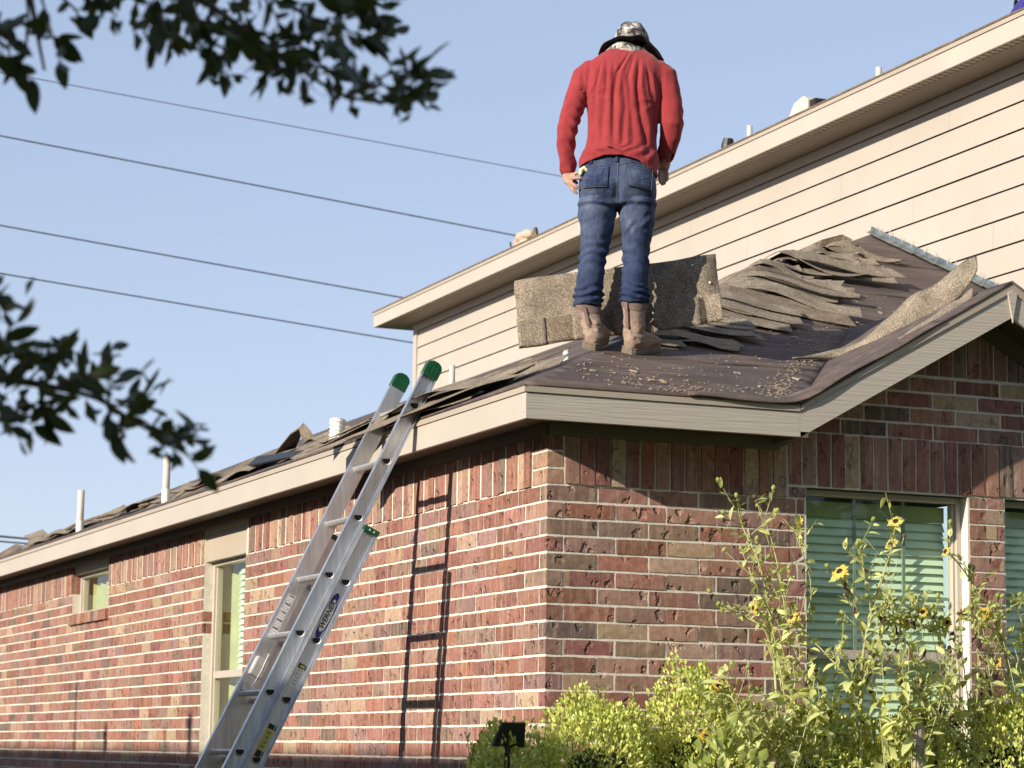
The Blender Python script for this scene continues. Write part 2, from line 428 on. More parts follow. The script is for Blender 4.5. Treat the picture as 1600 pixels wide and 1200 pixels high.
# gable field: four stretcher courses, then soldiers, cut to the rake
def clip_rake(p, q, z0, z1):
    pts = [(p, z0), (q, z0), (q, z1), (p, z1)]; out = []
    for sgn in (1, -1):
        fn = lambda a: (3.012+.56*(a[0]-1.168) if sgn > 0 else 3.012+.56*(4.554-a[0]-1.168)) - a[1]
        out = []
        for i in range(len(pts)):
            a, c_ = pts[i], pts[(i+1) % len(pts)]; fa, fc = fn(a), fn(c_)
            if fa >= 0: out.append(a)
            if (fa >= 0) != (fc >= 0): t = fa/(fa-fc); out.append((a[0]+(c_[0]-a[0])*t, a[1]+(c_[1]-a[1])*t))
        pts = out
        if len(pts) < 3: return None
    return pts
def gable_brick(p, q, z0, z1, pr):
    poly = clip_rake(p, q, z0, z1)
    if not poly: return
    ar = abs(sum(a[0]*c_[1]-c_[0]*a[1] for a, c_ in zip(poly, poly[1:]+poly[:1])))/2
    if ar < .0006: return
    if ar > .97*(q-p)*(z1-z0): put_brick(wallB, 'B', p, q, z0, z1, pr)
    else:
        me = MB().prism([(a, -pr, c_) for a, c_ in poly], (0, .06, 0)).mesh('brick'); o = link('brick', me, wallB, MT['brick']); o.color = bcol()
for r_ in range(4):
    z0 = 3.108+r_*C; u = 1.0+(.127 if r_ % 2 else 0)
    while u < 3.5: gable_brick(u, u+LB-J, z0, z0+C-J, random.uniform(-.001, .003)); u += LB
u = 1.9
while u < 2.66: gable_brick(u, u+.066, 3.418, 3.66, random.uniform(.002, .008)); u += .0772
farB.build(wallB)

# --- eaves: frieze, soffit, fascia, drip edge
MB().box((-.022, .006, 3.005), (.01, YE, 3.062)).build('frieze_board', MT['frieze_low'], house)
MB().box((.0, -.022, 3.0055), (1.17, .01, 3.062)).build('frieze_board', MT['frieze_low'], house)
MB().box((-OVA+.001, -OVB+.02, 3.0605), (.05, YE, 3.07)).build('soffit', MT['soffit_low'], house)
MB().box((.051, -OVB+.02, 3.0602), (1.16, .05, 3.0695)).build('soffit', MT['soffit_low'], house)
bevel(MB().box((-OVA, -OVB+.02, 3.035), (-OVA+.02, YE, 3.150)).build('fascia_board', MT['fascia_y'], house), .002, 1)
bevel(MB().box((-OVA+.001, -OVB, 3.035), (1.130, -OVB+.0195, 3.150)).build('fascia_board', MT['fascia_x'], house), .002, 1)
MB().box((-OVA-.007, -OVB-.007, 3.152), (-OVA+.02, YE, 3.1865)).build('drip_edge', MT['drip'], house)
MB().box((-OVA+.0205, -OVB-.0075, 3.1522), (1.126, -OVB+.02, 3.1863)).build('drip_edge', MT['drip'], house)
# rakes of the small gable
PX, PZ = 2.277, 3.849
def rake(sgn):
    x0, xp = (1.13, PX) if sgn > 0 else (4.554-1.13, PX)
    def q(x, dz): return 3.20+.56*((x if sgn > 0 else 4.554-x)-1.13)+dz
    mb = MB().prism([(x0, -OVB, q(x0, -.165)), (xp-.0*sgn, -OVB, q(xp, -.165)), (xp, -OVB, q(xp, -.042)), (x0, -OVB, q(x0, -.042))], (0, .0195, 0))
    o = mb.build('fascia_board', MT['fascia_rake'] if sgn > 0 else MT['fascia_x'], house)
    d = MB().prism([(x0, -OVB-.008, q(x0, -.0415)), (xp, -OVB-.008, q(xp, -.0415)), (xp, -OVB-.008, q(xp, -.002)), (x0, -OVB-.008, q(x0, -.002))], (0, .027, 0)).build('drip_edge', MT['drip'], house)
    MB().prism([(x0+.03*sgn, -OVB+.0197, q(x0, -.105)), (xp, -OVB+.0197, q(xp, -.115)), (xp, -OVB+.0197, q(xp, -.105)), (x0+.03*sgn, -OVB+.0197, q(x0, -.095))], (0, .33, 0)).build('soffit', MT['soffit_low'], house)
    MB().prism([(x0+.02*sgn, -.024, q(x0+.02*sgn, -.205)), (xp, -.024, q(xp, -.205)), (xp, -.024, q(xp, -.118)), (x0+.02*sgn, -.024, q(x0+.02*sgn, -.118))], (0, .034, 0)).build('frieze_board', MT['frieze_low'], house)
m = paint('fascia_rake', CREAM, (2, 60, 55), .9); MT['fascia_rake'] = m
mp = [n for n in m.node_tree.nodes if n.type == 'MAPPING'][0]; mp.inputs['Rotation'].default_value = (0, math.atan(.56), 0)
rake(1); rake(-1)
bevel(MB().prism([(PX-.028, -OVB-.012, PZ-.055), (PX, -OVB-.012, PZ-.20), (PX+.028, -OVB-.012, PZ-.055), (PX, -OVB-.012, PZ-.040)], (0, .010, 0)).build('gable_block', MT['fascia_x'], house), .002, 1)
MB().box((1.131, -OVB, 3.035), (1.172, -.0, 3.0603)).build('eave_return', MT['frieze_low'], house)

# --- roof planes in felt (thin closed sheets with a little sag and wrinkle)
def felt_sheet(name, poly, m_, parent, res=.08, amp=.005, th=.012):
    P = [Vector(p) for p in poly]; n = sum((p.cross(q) for p, q in zip(P, P[1:]+P[:1])), Vector()).normalized()
    if n.z < 0: P.reverse(); n = -n
    e1 = Vector((n.z, 0, -n.x)).normalized(); e2 = n.cross(e1); o0 = P[0]
    us = [(p-o0).dot(e1) for p in P]; ws = [(p-o0).dot(e2) for p in P]
    nu = int((max(us)-min(us))/res)+1; nw = int((max(ws)-min(ws))/res)+1
    vv = [o0+e1*(min(us)+(max(us)-min(us))*i/nu)+e2*(min(ws)+(max(ws)-min(ws))*k/nw) for k in range(nw+1) for i in range(nu+1)]
    bm = bmesh.new(); bv = [bm.verts.new(p) for p in vv]
    for k in range(nw):
        for i in range(nu): bm.faces.new([bv[k*(nu+1)+i], bv[k*(nu+1)+i+1], bv[(k+1)*(nu+1)+i+1], bv[(k+1)*(nu+1)+i]])
    for a, c_ in zip(P, P[1:]+P[:1]):
        bmesh.ops.bisect_plane(bm, geom=bm.verts[:]+bm.edges[:]+bm.faces[:], plane_co=a, plane_no=(c_-a).cross(n), clear_outer=True)
    for v in bm.verts:
        ed = min(abs((v.co-a).dot((c_-a).normalized().cross(n))) for a, c_ in zip(P, P[1:]+P[:1]))
        k = min(1, ed/.12); v.co.z += k*(amp*mnoise.noise(v.co*3.1)+amp*.5*mnoise.noise(v.co*8))
    me = bpy.data.meshes.new(name); bm.to_mesh(me); bm.free(); me.polygons.foreach_set('use_smooth', [True]*len(me.polygons))
    o = link(name, me, parent, m_); s_ = o.modifiers.new('thick', 'SOLIDIFY'); s_.thickness = th; s_.offset = -1; return o
ex, ey = -OVA-.012, -OVB-.012
zA = lambda x: EZ+.006+SL*(x+OVA); zB = lambda y: EZ+.006+SL*(y+OVB)
RM = (PX, -OVB+(PZ-EZ)/SL, PZ+.006); APX = (X2, X2+OVA-OVB, zA(X2))
V0 = (1.12, ey, zB(ey)); V1 = (3.434, ey, zB(ey))
HQ = (RM[1]+OVB-OVA, RM[1], zB(RM[1]))
felt_sheet('roof_deck', [RM, V1, (X2, ey, zB(ey)), (X2, RM[1]-.002, zB(RM[1]-.002))], MT['felt'], house)
felt_sheet('roof_deck', [HQ, RM, (X2, RM[1], zB(RM[1])), APX], MT['felt'], house)
ro = felt_sheet('roof_deck', [(ex, ey, zA(ex)), V0, RM, HQ], MT['felt'], house); ro['label'] = 'brown felt on the front roof slope'
felt_sheet('roof_deck', [(ex, ey, zA(ex)), APX, (X2, YE, zA(X2)), (ex, YE, zA(ex))], MT['felt'], house, .2)
felt_sheet('roof_deck', [V0, (PX, -OVB-.012, PZ+.006), RM], MT['felt'], house)
felt_sheet('roof_deck', [(PX, -OVB-.012, PZ+.006), V1, RM], MT['felt'], house)
for y_, x0_, x1_ in ((.30, .42, 1.50), (2.15, 2.3, 4.0), (3.05, 3.2, 4.02)):
    n_ = 16; vv = []
    for i in range(n_+1):
        x_ = x0_+(x1_-x0_)*i/n_; yy = y_+.006*math.sin(x_*5.3)+.003*math.sin(x_*17); vv += [(x_, yy, zB(yy)+.0085), (x_, yy+.05, zB(yy+.05)+.004), (x_, yy-.001, zB(yy)+.001)]
    MB().add(vv, [q_ for i in range(n_) for q_ in ((3*i, 3*i+3, 3*i+4, 3*i+1), (3*i+2, 3*i+5, 3*i+3, 3*i))]).build('felt_lap', MT['felt'], house)
# galvanised flashing where the roof meets the siding: bent pieces and nails
for i in range(9):
    y0 = 1.55+i*.27; y1 = y0+.30; z0, z1 = zB(y0), zB(y1); j = random.uniform(-.006, .006)
    mb = MB().add([(X2-.07+j, y0, z0+.012), (X2-.06-j*2, y1, z1+.014), (X2-.03, y1, z1+.030), (X2-.03, y0, z0+.026), (X2-.022, y0, z0+.055+j), (X2-.022, y1, z1+.06)],
                  [(0, 1, 2, 3), (3, 2, 5, 4)])
    fl = mb.build('flashing', MT['galv'], house); s_ = fl.modifiers.new('t', 'SOLIDIFY'); s_.thickness = .002
    for t in (.2, .6):
        yy = y0+.3*t; nl = MB().tube([(X2-.028, yy, zB(yy)+.045), (X2-.028-random.uniform(.0, .03), yy-.012, zB(yy)+.085)], .0028, 5)
        nl.build('nail', MT['pvc'], fl)

# --- windows
def window(x_of, u0, u1, z0, z1, face, mid, slat_m, slat_u, vm=(), hm=(), reflection=None, top=None):
    "x_of(u, d): point at distance u along the wall and d behind the brick face"
    def bar(mb, ua, ub, za, zb, d0, d1):
        P = [x_of(ua, d0, za), x_of(ub, d0, za), x_of(ub, d1, za), x_of(ua, d1, za), x_of(ua, d0, zb), x_of(ub, d0, zb), x_of(ub, d1, zb), x_of(ua, d1, zb)]
        fl = [(0,3,2,1),(4,5,6,7),(0,1,5,4),(1,2,6,5),(2,3,7,6),(3,0,4,7)]
        if face == 'A': fl = [tuple(reversed(q)) for q in fl]
        mb.add(P, fl)
    fr_ = MB(); fw_ = .028
    bar(fr_, u0, u0+fw_, z0, z1, .062, .125); bar(fr_, u1-fw_, u1, z0, z1, .062, .125)
    bar(fr_, u0+fw_, u1-fw_, z1-fw_, z1, .062, .125); bar(fr_, u0+fw_, u1-fw_, z0, z0+fw_, .062, .125)
    for a, b_ in ((u0+fw_, u0+fw_+.014), (u1-fw_-.014, u1-fw_)): bar(fr_, a, b_, z0+fw_, z1-fw_, .078, .12)
    wf = fr_.build('window', MT['vinyl'], house); bevel(wf, .003, 1)
    if mid:
        r_ = MB(); bar(r_, u0+fw_+.02, u1-fw_-.02, mid-.022, mid+.022, .070, .118); r_.build('sash_rail', MT['vinyl'], wf)
    for za, zb in (((z0+fw_, mid-.022), (mid+.022, z1-fw_)) if mid else ((z0+fw_, z1-fw_),)):
        p_ = MB(); bar(p_, u0+fw_+.02, u1-fw_-.02, za, zb, .096, .1); p_.build('pane', MT['glass'], wf)
        for t in vm:
            mm = MB(); uu = u0+(u1-u0)*t; bar(mm, uu-.008, uu+.008, za, zb, .104, .112); mm.build('muntin', MT['muntin'], wf)
        for t in hm:
            mm = MB(); zz = za+(zb-za)*t; bar(mm, u0+fw_+.02, u1-fw_-.02, zz-.008, zz+.008, .1045, .1115); mm.build('muntin', MT['muntin'], wf)
    if top:
        t_ = MB(); bar(t_, u0+.05, u1-.05, z1-top, z1-.045, .135, .15); t_.build('blind_headrail', MT['headrail'], wf)
    zz = z1-(top or .05); k = 0
    while zz > max(z0, 1.3):
        s_ = MB(); a, b_ = slat_u; th = .0015; tilt = .0135
        P = [x_of(a, .150-tilt, zz-.043), x_of(b_, .150-tilt, zz-.043), x_of(b_, .150+tilt*.6, zz), x_of(a, .150+tilt*.6, zz)]
        Q = [x_of(a, .1525-tilt, zz-.043), x_of(b_, .1525-tilt, zz-.043), x_of(b_, .1525+tilt*.6, zz), x_of(a, .1525+tilt*.6, zz)]
        fl = [(0, 1, 2, 3), (7, 6, 5, 4), (0, 4, 5, 1), (2, 6, 7, 3)]
        if face == 'A': fl = [tuple(reversed(q)) for q in fl]
        s_.add(P+Q, fl); s_.build('slat', slat_m, wf); zz -= .0405; k += 1
    if reflection:  # rippled panel standing in for the reflection in the side glass
        c_ = MB(); n_ = 30; a, b_ = reflection; pts = []
        for i in range(n_+1):
            uu = a+(b_-a)*i/n_; dd = .19+.022*math.sin(i*1.25)+.008*math.sin(i*2.9)
            pts += [x_of(uu, dd, z0), x_of(uu, dd, z1)]
        c_.add(pts, [(2*i, 2*i+2, 2*i+3, 2*i+1) for i in range(n_)]); cu = c_.build('reflection', MT['reflection'], wf, True)
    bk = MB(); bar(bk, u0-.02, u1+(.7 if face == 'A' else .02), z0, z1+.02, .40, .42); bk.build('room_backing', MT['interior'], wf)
    return wf
MT['muntin'] = simple('muntin_grey', (.30, .34, .30), .5); MT['headrail'] = simple('blind_headrail', (.38, .40, .22), .6, 0, .15)  # headrail's olive carries the green reflection in the upper glass
fB = lambda u, d, z: (u, d, z); fA = lambda u, d, z: (d, u, z)
w1 = window(fB, 1.318, 2.20, .95, 2.842, 'B', 2.075, MT['slat'], (1.365, 2.155), (.36, .665), (.36,), None, .12)
w1['label'] = 'wide front window with closed pale green blinds behind sunflowers'
w2 = window(fB, 2.41, 3.292, .95, 2.842, 'B', 2.075, MT['slat'], (2.457, 3.247), (.33, .66), (.36,), None, .12)
w2['label'] = 'front window cut off by the right edge of the photo'
w3 = window(fA, 4.675, 5.62, .95, 2.80, 'A', 2.07, MT['slat_pale'], (4.86, 5.27), (), (), (5.16, 6.0))
w3['label'] = 'tall side window beside the ladder with yellow reflection panel and part-drawn blind'
w4 = window(fA, 8.235, 9.465, 2.625, 2.945, 'A', None, MT['slat_pale'], (8.42, 8.86), (), (), (8.72, 9.85))
w4['label'] = 'small high side window near the eave'
for a in hdrA: MB().box((.012, a[0]+.002, a[2]), (.10, a[1]-.002, a[3]+.02)).build('window_header', MT['trim'], house)
for w_ in winB: MB().box((w_[0]-.01, .012, 2.8395), (w_[1]+.01, .11, 2.847)).build('lintel', MT['dark_joint'], house)

# --- upper storey
YF, YN = 12.78, -1.5
sw = MB().box((X2+.012, YN, 3.2), (X2+.2, YF, 5.9)).build('siding_wall', MT['dark_joint'], house); sw['label'] = 'long cream lap-siding wall of the upper storey'
zt = 5.731; row = 0
while zt > 3.35:
    zb = zt-.172; y = YN; cut = [YN]; y = -.6+((row*1.37) % 3.66)
    while y < YF-.1: cut.append(y); y += 3.66
    cut.append(YF-.05)
    for a, b_ in zip(cut[:-1], cut[1:]):
        s_ = MB().prism([(X2+.012, a+.0012, zb+.016), (X2-.016, a+.0012, zb+.0005*((row*7) % 3)), (X2-.005, a+.0012, zt-.007), (X2+.012, a+.0012, zt-.007)], (0, b_-a-.0024, 0))
        s_.build('siding_board', MT['siding'], sw)
    zt = zb; row += 1
MB().box((X2-.028, YF-.05, 3.2), (X2+.21, YF+.04, 5.80)).build('corner_board', MT['siding'], house)
MB().box((X2-.026, YN, 5.7335), (X2+.011, YF-.051, 5.797)).build('frieze_board', MT['siding'], house)
FX = X2-.325
m, nt, b = nmat('soffit_vent'); v = coords(nt, rnd=False); MT['vent'] = m
wv = N(nt, 'TexWave', wave_type='BANDS', bands_direction='Y'); wv.inputs['Scale'].default_value = 5.2; L(nt, v, wv.inputs['Vector'])
L(nt, ramp(nt, wv.outputs['Fac'], [(.45, (.10, .075, .05)), (.6, (.40, .32, .23))]), b.inputs['Base Color']); b.inputs['Roughness'].default_value = .6
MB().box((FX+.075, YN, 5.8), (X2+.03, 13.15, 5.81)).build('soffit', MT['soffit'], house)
MB().box((FX+.02, YN, 5.8015), (FX+.074, 13.15, 5.811)).build('soffit_vent', MT['vent'], house)
bevel(MB().box((FX, YN, 5.803), (FX+.02, 13.17, 5.920)).build('fascia_board', MT['fascia_y'], house), .002, 1)
MB().box((FX-.008, YN, 5.9225), (FX+.022, 13.175, 5.96)).build('drip_edge', MT['drip'], house)
MB().box((FX+.0205, 13.151, 5.803), (X2+.6, 13.17, 5.95)).build('fascia_board', MT['fascia_x'], house)
ru = MB().prism([(FX-.014, YN, 5.962), (X2+3.2, YN, 5.962+SL*3.54), (X2+3.2, YN, 5.94+SL*3.54), (FX-.014, YN, 5.95)], (0, 13.19-YN, 0)).build('upper_roof', MT['shingle_brown'], house)
# pipes and vents
def pipe(x, y, z0, z1, r=.026, white=.35, mt='pvc'):
    o = MB().tube([(x, y, z0), (x, y, z0+(z1-z0)*.5), (x, y, z1)], r, 14).build('vent_pipe', MT[mt], house, True)
    for p in o.data.polygons:
        if abs(p.normal.z) > .9: p.use_smooth = False
    if white: MB().tube([(x, y, z0), (x, y, z0+(z1-z0)*white)], r+.003, 14).build('pipe_sleeve', MT['pvc_white'], o, False)
pipe(-.1, 6.28, 3.15, 3.561, .025, .45); pipe(-.1, 8.85, 3.15, 3.561, .027, .42)
pipe(.3, 1.975, 3.36, 3.618, .016, 0); pipe(.66, 1.30, 3.5, 3.632, .014, .9)
pipe(4.1, 5.78, 6.0, 6.215, .021, 0); pipe(4.1, 3.94, 6.0, 6.195, .021, 0)
hv = MB().prism([(4.0, 5.05, 6.05), (4.0, 4.93, 6.175), (4.0, 4.80, 6.195), (4.0, 4.74, 6.16), (4.0, 4.74, 6.05)], (.3, 0, 0)).build('roof_vent', MT['pvc'], house); bevel(hv, .01, 2)
MB().box((4.02, 4.66, 6.05), (4.28, 4.738, 6.15)).build('vent_throat', MT['dark_joint'], hv)
dv = MB().tube([(4.05, 6.03, 6.02), (4.05, 6.03, 6.12), (4.05, 6.02, 6.17)], [.05, .05, .035], 10).build('roof_vent', MT['black'], house)
# crumpled flexible duct end
mb = MB(); pts = []; rr = []
for i in range(25):
    t = i/24; pts.append((.0+.02*t, 2.98+.035*t, 3.29+.135*t)); rr.append(.038+.007*math.sin(i*1.6)+(.006 if i > 20 else 0))
fd = mb.tube(pts, rr, 14, False).build('duct_end', MT['pvc_white'], house, False); fd.modifiers.new('t', 'SOLIDIFY').thickness = .002
MB().tube([(.02, 3.015, 3.33), (.021, 3.016, 3.40)], .030, 10).build('duct_core', MT['black'], fd)
# thin cable loop at the far eave
MB().tube([(-.1, 9.75, 3.245), (-.1, 9.45, 3.285), (-.09, 9.1, 3.312), (-.05, 8.5, 3.325), (0, 7.9, 3.33), (.05, 7.2, 3.33)], .012, 6).build('roof_hose', MT['shingle_brown'], house, True)
# ------------------------------------------------------------------ extension ladder leaning on the eave
m, nt, b = nmat('ladder_aluminium'); MT['alu'] = m; v = coords(nt, (14, 14, 1.2))
n_ = noise(nt, v, 3.0, 5, .6)
L(nt, ramp(nt, n_, [(.3, (.54, .555, .575)), (.7, (.76, .775, .79))]), b.inputs['Base Color']); b.inputs['Metallic'].default_value = .88
L(nt, ramp(nt, noise(nt, coords(nt), 9, 4), [(.3, .30), (.7, .48)]), b.inputs['Roughness'])
MT['alu_edge'] = simple('rung_aluminium', (.70, .69, .66), .40, .7, .12, 20)
MT['cap_green'] = simple('green_cap', (.004, .075, .024), .32, 0, .25, 30, .2, 40)
MT['decal_white'] = simple('decal_white', (.80, .80, .78), .5, 0, .04); MT['decal_blue'] = simple('decal_blue', (.012, .018, .20), .45, 0, .1)
MT['decal_yellow'] = simple('decal_yellow', (.62, .56, .06), .5, 0, .06); MT['decal_black'] = simple('decal_black', (.012, .012, .012), .5, 0, .1)
MT['decal_grey'] = simple('decal_grey', (.42, .42, .42), .5, 0, .1)
PHI = rad(63.7); lt = Vector((math.cos(PHI), 0, math.sin(PHI))); ld = Vector((lt.z, 0, -lt.x)); ly = Vector((0, 1, 0))
LR0 = Vector((-.242, 0, 3.262)); SP = .3107
YN_, YF_ = 1.08, 1.50
foot = LR0 - lt*(3.262/lt.z)
ladder = empty('extension_ladder', (foot.x, (YN_+YF_)/2, 0))
tag(ladder, 'aluminium extension ladder with green end caps leaning on the eave', 'ladder')
def lp(s, d, y): return LR0 - lt*s + ld*d + Vector((0, y, 0)) - ladder.location
def rail(s0, s1, y, out, d0, name):
    "C channel: web in the x-z plane at y, flanges pointing out (sign)"
    mb = MB(); a, c_ = d0-.04, d0+.04; T = .0028; FL = .030
    prof = [(a, 0), (c_, 0), (c_, FL), (c_-T*1.4, FL), (c_-T*1.4, T), (c_-.014, T), (c_-.015, T+.0025), (c_-.018, T+.0025), (c_-.019, T), (c_-.024, T), (c_-.025, T+.002), (c_-.028, T+.002), (c_-.029, T),
            (a+.021, T), (a+.020, T+.002), (a+.016, T+.002), (a+.015, T), (a+T*1.4, T), (a+T*1.4, FL), (a, FL)]
    if out < 0: prof = [(p[0], p[1]) for p in prof]
    n = len(prof); vv = [lp(s_, p[0], y+p[1]*out) for s_ in (s0, s1) for p in prof]
    f = [(i, (i+1) % n, n+(i+1) % n, n+i) for i in range(n)]+[tuple(range(n)), tuple(range(2*n-1, n-1, -1))]
    mb.add(vv, f); bm = bmesh.new(); me = mb.mesh(name); bm.from_mesh(me); bmesh.ops.recalc_face_normals(bm, faces=bm.faces[:]); bm.to_mesh(me); bm.free()
    return link(name, me, ladder, MT['alu'])
FLY0, FLY1 = -.180, 3.62*1.0
BAS0, BAS1 = 2.12*SP, 3.262/lt.z-.02
BD = .078
rails = [rail(FLY0, 3.2, YN_, -1, 0, 'fly_rail'), rail(FLY0, 3.2, YF_, 1, 0, 'fly_rail'),
         rail(BAS0, BAS1, YN_-.036, -1, BD, 'base_rail'), rail(BAS0, BAS1, YF_+.036, 1, BD, 'base_rail')]
def drung(s, y0, y1, d0, parent, lip):
    "hollow D-section rung, flat tread up, with swaged collars at the webs"
    r = .0205; ca, sa = math.cos(PHI), math.sin(PHI)
    def sec(k, rr):
        ang = [rad(180+x) for x in range(0, 181, 20)]
        pts = [(rr*math.cos(a), rr*math.sin(a)) for a in ang]           # horizontal, vertical
        pts += [(rr*.86, rr*.28), (-rr*.86, rr*.28)]; return pts
    c_ = lp(s, d0, 0)
    mb = MB(); P = sec(0, r); n = len(P); vv = []
    for y in (y0, y1):
        for h, q in P: vv.append((c_.x+h, y-ladder.location.y, c_.z+q))
    Pi = sec(0, r-.002)
    for y in (y0, y1):
        for h, q in Pi: vv.append((c_.x+h, y-ladder.location.y, c_.z+q))
    f = [(i, (i+1) % n, n+(i+1) % n, n+i) for i in range(n)]+[(2*n+(i+1) % n, 2*n+i, 3*n+i, 3*n+(i+1) % n) for i in range(n)]
    f += [((i+1) % n, i, 2*n+i, 2*n+(i+1) % n) for i in range(n)]+[(n+i, n+(i+1) % n, 3*n+(i+1) % n, 3*n+i) for i in range(n)]
    mb.add(vv, f); o = mb.build('rung', MT['alu_edge'], ladder)
    # dark bore seen at the web, with a swaged lip
    for y, out in ((y0, -1), (y1, 1)):
        k = MB(); yy = y-ladder.location.y
        A = [(c_.x+h*.96, yy+out*.0042, c_.z+q*.96) for h, q in sec(0, r)]; k.add(A, [tuple(range(n))]); k.build('rung_bore', MT['dark_joint'], o)
        k = MB(); Bq = sec(0, r+.0055); vv = [(c_.x+h, yy+out*.0052, c_.z+q) for h, q in sec(0, r)]+[(c_.x+h, yy+out*.003, c_.z+q) for h, q in Bq]
        k.add(vv, [(i, (i+1) % n, n+(i+1) % n, n+i) for i in range(n)]); k.build('rung_collar', MT['alu_edge'], o)
for i in range(0, 11): drung(i*SP, YN_-.003, YF_+.003, 0, ladder, 1)
for i in range(3, 12): drung(i*SP, YN_-.036-.003, YF_+.036+.003, BD, ladder, 1)
# green caps
def cap(y, out):
    prof = [(-.043, .030), (.043, .030), (.043, -.032), (.030, -.050), (.010, -.058), (-.016, -.057), (-.034, -.046), (-.043, -.030)]
    vv = [lp(FLY0+s_, d, y+q*out) for q in (-.004, .034) for d, s_ in prof]; n = len(prof)
    me = MB().add(vv, [(i, (i+1) % n, n+(i+1) % n, n+i) for i in range(n)]+[tuple(range(n)), tuple(range(2*n-1, n-1, -1))]).mesh('end_cap')
    bm = bmesh.new(); bm.from_mesh(me); bmesh.ops.recalc_face_normals(bm, faces=bm.faces[:]); bm.to_mesh(me); bm.free()
    o = link('end_cap', me, ladder, MT['cap_green']); bevel(o, .006, 3)
    for q in (-.02, .0, .02):
        MB().obox(lp(FLY0-.012, q, y+out*.0345), ld*.0025, ly*.0012, lt*.026).build('cap_rib', MT['cap_green'], o)
cap(YN_, -1); cap(YF_, 1)
for y, out in ((YN_-.036, -1), (YF_+.036, 1)):
    o = MB().obox(lp(BAS0+.004, BD, y+out*.014), ld*.041, ly*.017, lt*.013).build('base_cap', MT['cap_green'], ladder); bevel(o, .003, 2)
    for q in (-.012, .012):
        MB().obox(lp(BAS0+.006, BD+q, y+out*.0315), ld*.003, ly*.0012, lt*.004).build('cap_rivet', MT['decal_white'], o)
    sh = MB().obox(lp(BAS1-.03, BD, y+out*.01), ld*.05, ly*.03, lt*.045).build('foot_shoe', MT['black'], ladder); bevel(sh, .01, 2)
# decals: flat printed plates on the webs
def plate(name, s, d0, y, out, poly, m_, parent, lift):
    "poly in (along rail up, across) coordinates"
    vv = [lp(s, d0, y+out*lift)+lt*a-ld*c_ for a, c_ in poly]
    o = MB().add(vv, [tuple(range(len(vv))) if out < 0 else tuple(range(len(vv)-1, -1, -1))]).build(name, m_, parent); return o
def ell(a, c_, n=36): return [(a*math.cos(2*math.pi*i/n), c_*math.sin(2*math.pi*i/n)) for i in range(n)]
def rect(a, c_, oa=0, oc=0): return [(oa-a, oc-c_), (oa+a, oc-c_), (oa+a, oc+c_), (oa-a, oc+c_)]
yb = YN_-.036
logo_s = 3.60*SP
brand = plate('brand_decal', logo_s, BD-.002, yb, -1, ell(.122, .0285), MT['decal_white'], ladder, .0040); brand['label'] = 'oval blue and white maker decal'
plate('decal_ring', logo_s, BD-.002, yb, -1, ell(.119, .0265), MT['decal_blue'], brand, .0044)
plate('decal_field', logo_s, BD-.002, yb, -1, ell(.086, .0200), MT['decal_black'], brand, .0047)
plate('decal_field', logo_s, BD-.002, yb, -1, ell(.0845, .0190), MT['decal_white'], brand, .0050)
tc_ = bpy.data.curves.new('decal_text', 'FONT'); tc_.body = 'WERNER'; tc_.align_x = 'CENTER'; tc_.align_y = 'CENTER'; tc_.size = .0345; tc_.shear = .28; tc_.offset = .0009; tc_.extrude = .0001
to = bpy.data.objects.new('decal_text', tc_); COL.objects.link(to)
bpy.context.view_layer.update(); dg = bpy.context.evaluated_depsgraph_get(); tme = bpy.data.meshes.new_from_object(to.evaluated_get(dg)); bpy.data.objects.remove(to)
Mx = Matrix(((lt.x, -ld.x, 0, 0), (0, 0, -1, 0), (lt.z, -ld.z, 0, 0), (0, 0, 0, 1))); tp = lp(logo_s, BD-.002, yb-.0055); Mx.translation = tp
tme.transform(Mx @ Matrix.Scale(1.02, 4, (1, 0, 0))); link('decal_text', tme, brand, MT['decal_black'])
c1 = plate('caution_decal', 5.72*SP, BD+.002, yb, -1, rect(.088, .021), MT['decal_yellow'], ladder, .0040)
plate('decal_print', 5.72*SP, BD+.002, yb, -1, rect(.012, .020, .075), MT['decal_black'], c1, .0045); plate('decal_print', 5.72*SP, BD+.002, yb, -1, rect(.017, .0185, -.063), MT['decal_black'], c1, .0045)
for i in range(13):
    a = .056-i*.0078; plate('decal_print', 5.72*SP, BD+.002, yb, -1, rect(.0016, random.uniform(.008, .017), a, random.uniform(-.002, .003)), MT['decal_black'] if i % 3 else MT['decal_grey'], c1, .0045)
c2 = plate('label_decal', 4.62*SP, BD+.001, yb, -1, rect(.058, .023), MT['decal_white'], ladder, .0040)
plate('decal_print', 4.62*SP, BD+.001, yb, -1, rect(.012, .023, .047), MT['decal_black'], c2, .0044); plate('decal_print', 4.62*SP, BD+.001, yb, -1, ell(.0065, .014, 20) and [(a+.047, c_) for a, c_ in ell(.0065, .014, 20)], MT['decal_yellow'], c2, .0048)
for i in range(9): plate('decal_print', 4.62*SP, BD+.001, yb, -1, rect(.0016, random.uniform(.010, .019), .026-i*.0088), MT['decal_grey'] if i % 2 else MT['decal_black'], c2, .0044)
c3 = plate('paper_label', 3.66*SP, -.004, YF_, -1, rect(.115, .024), MT['decal_grey'], ladder, .0012)
for i in range(20): plate('decal_print', 3.66*SP, -.004, YF_, -1, rect(.0022, random.uniform(.008, .021), .105-i*.011, random.uniform(-.003, .003)), MT['decal_black'] if i % 4 == 0 else MT['decal_white'], c3, .0020)
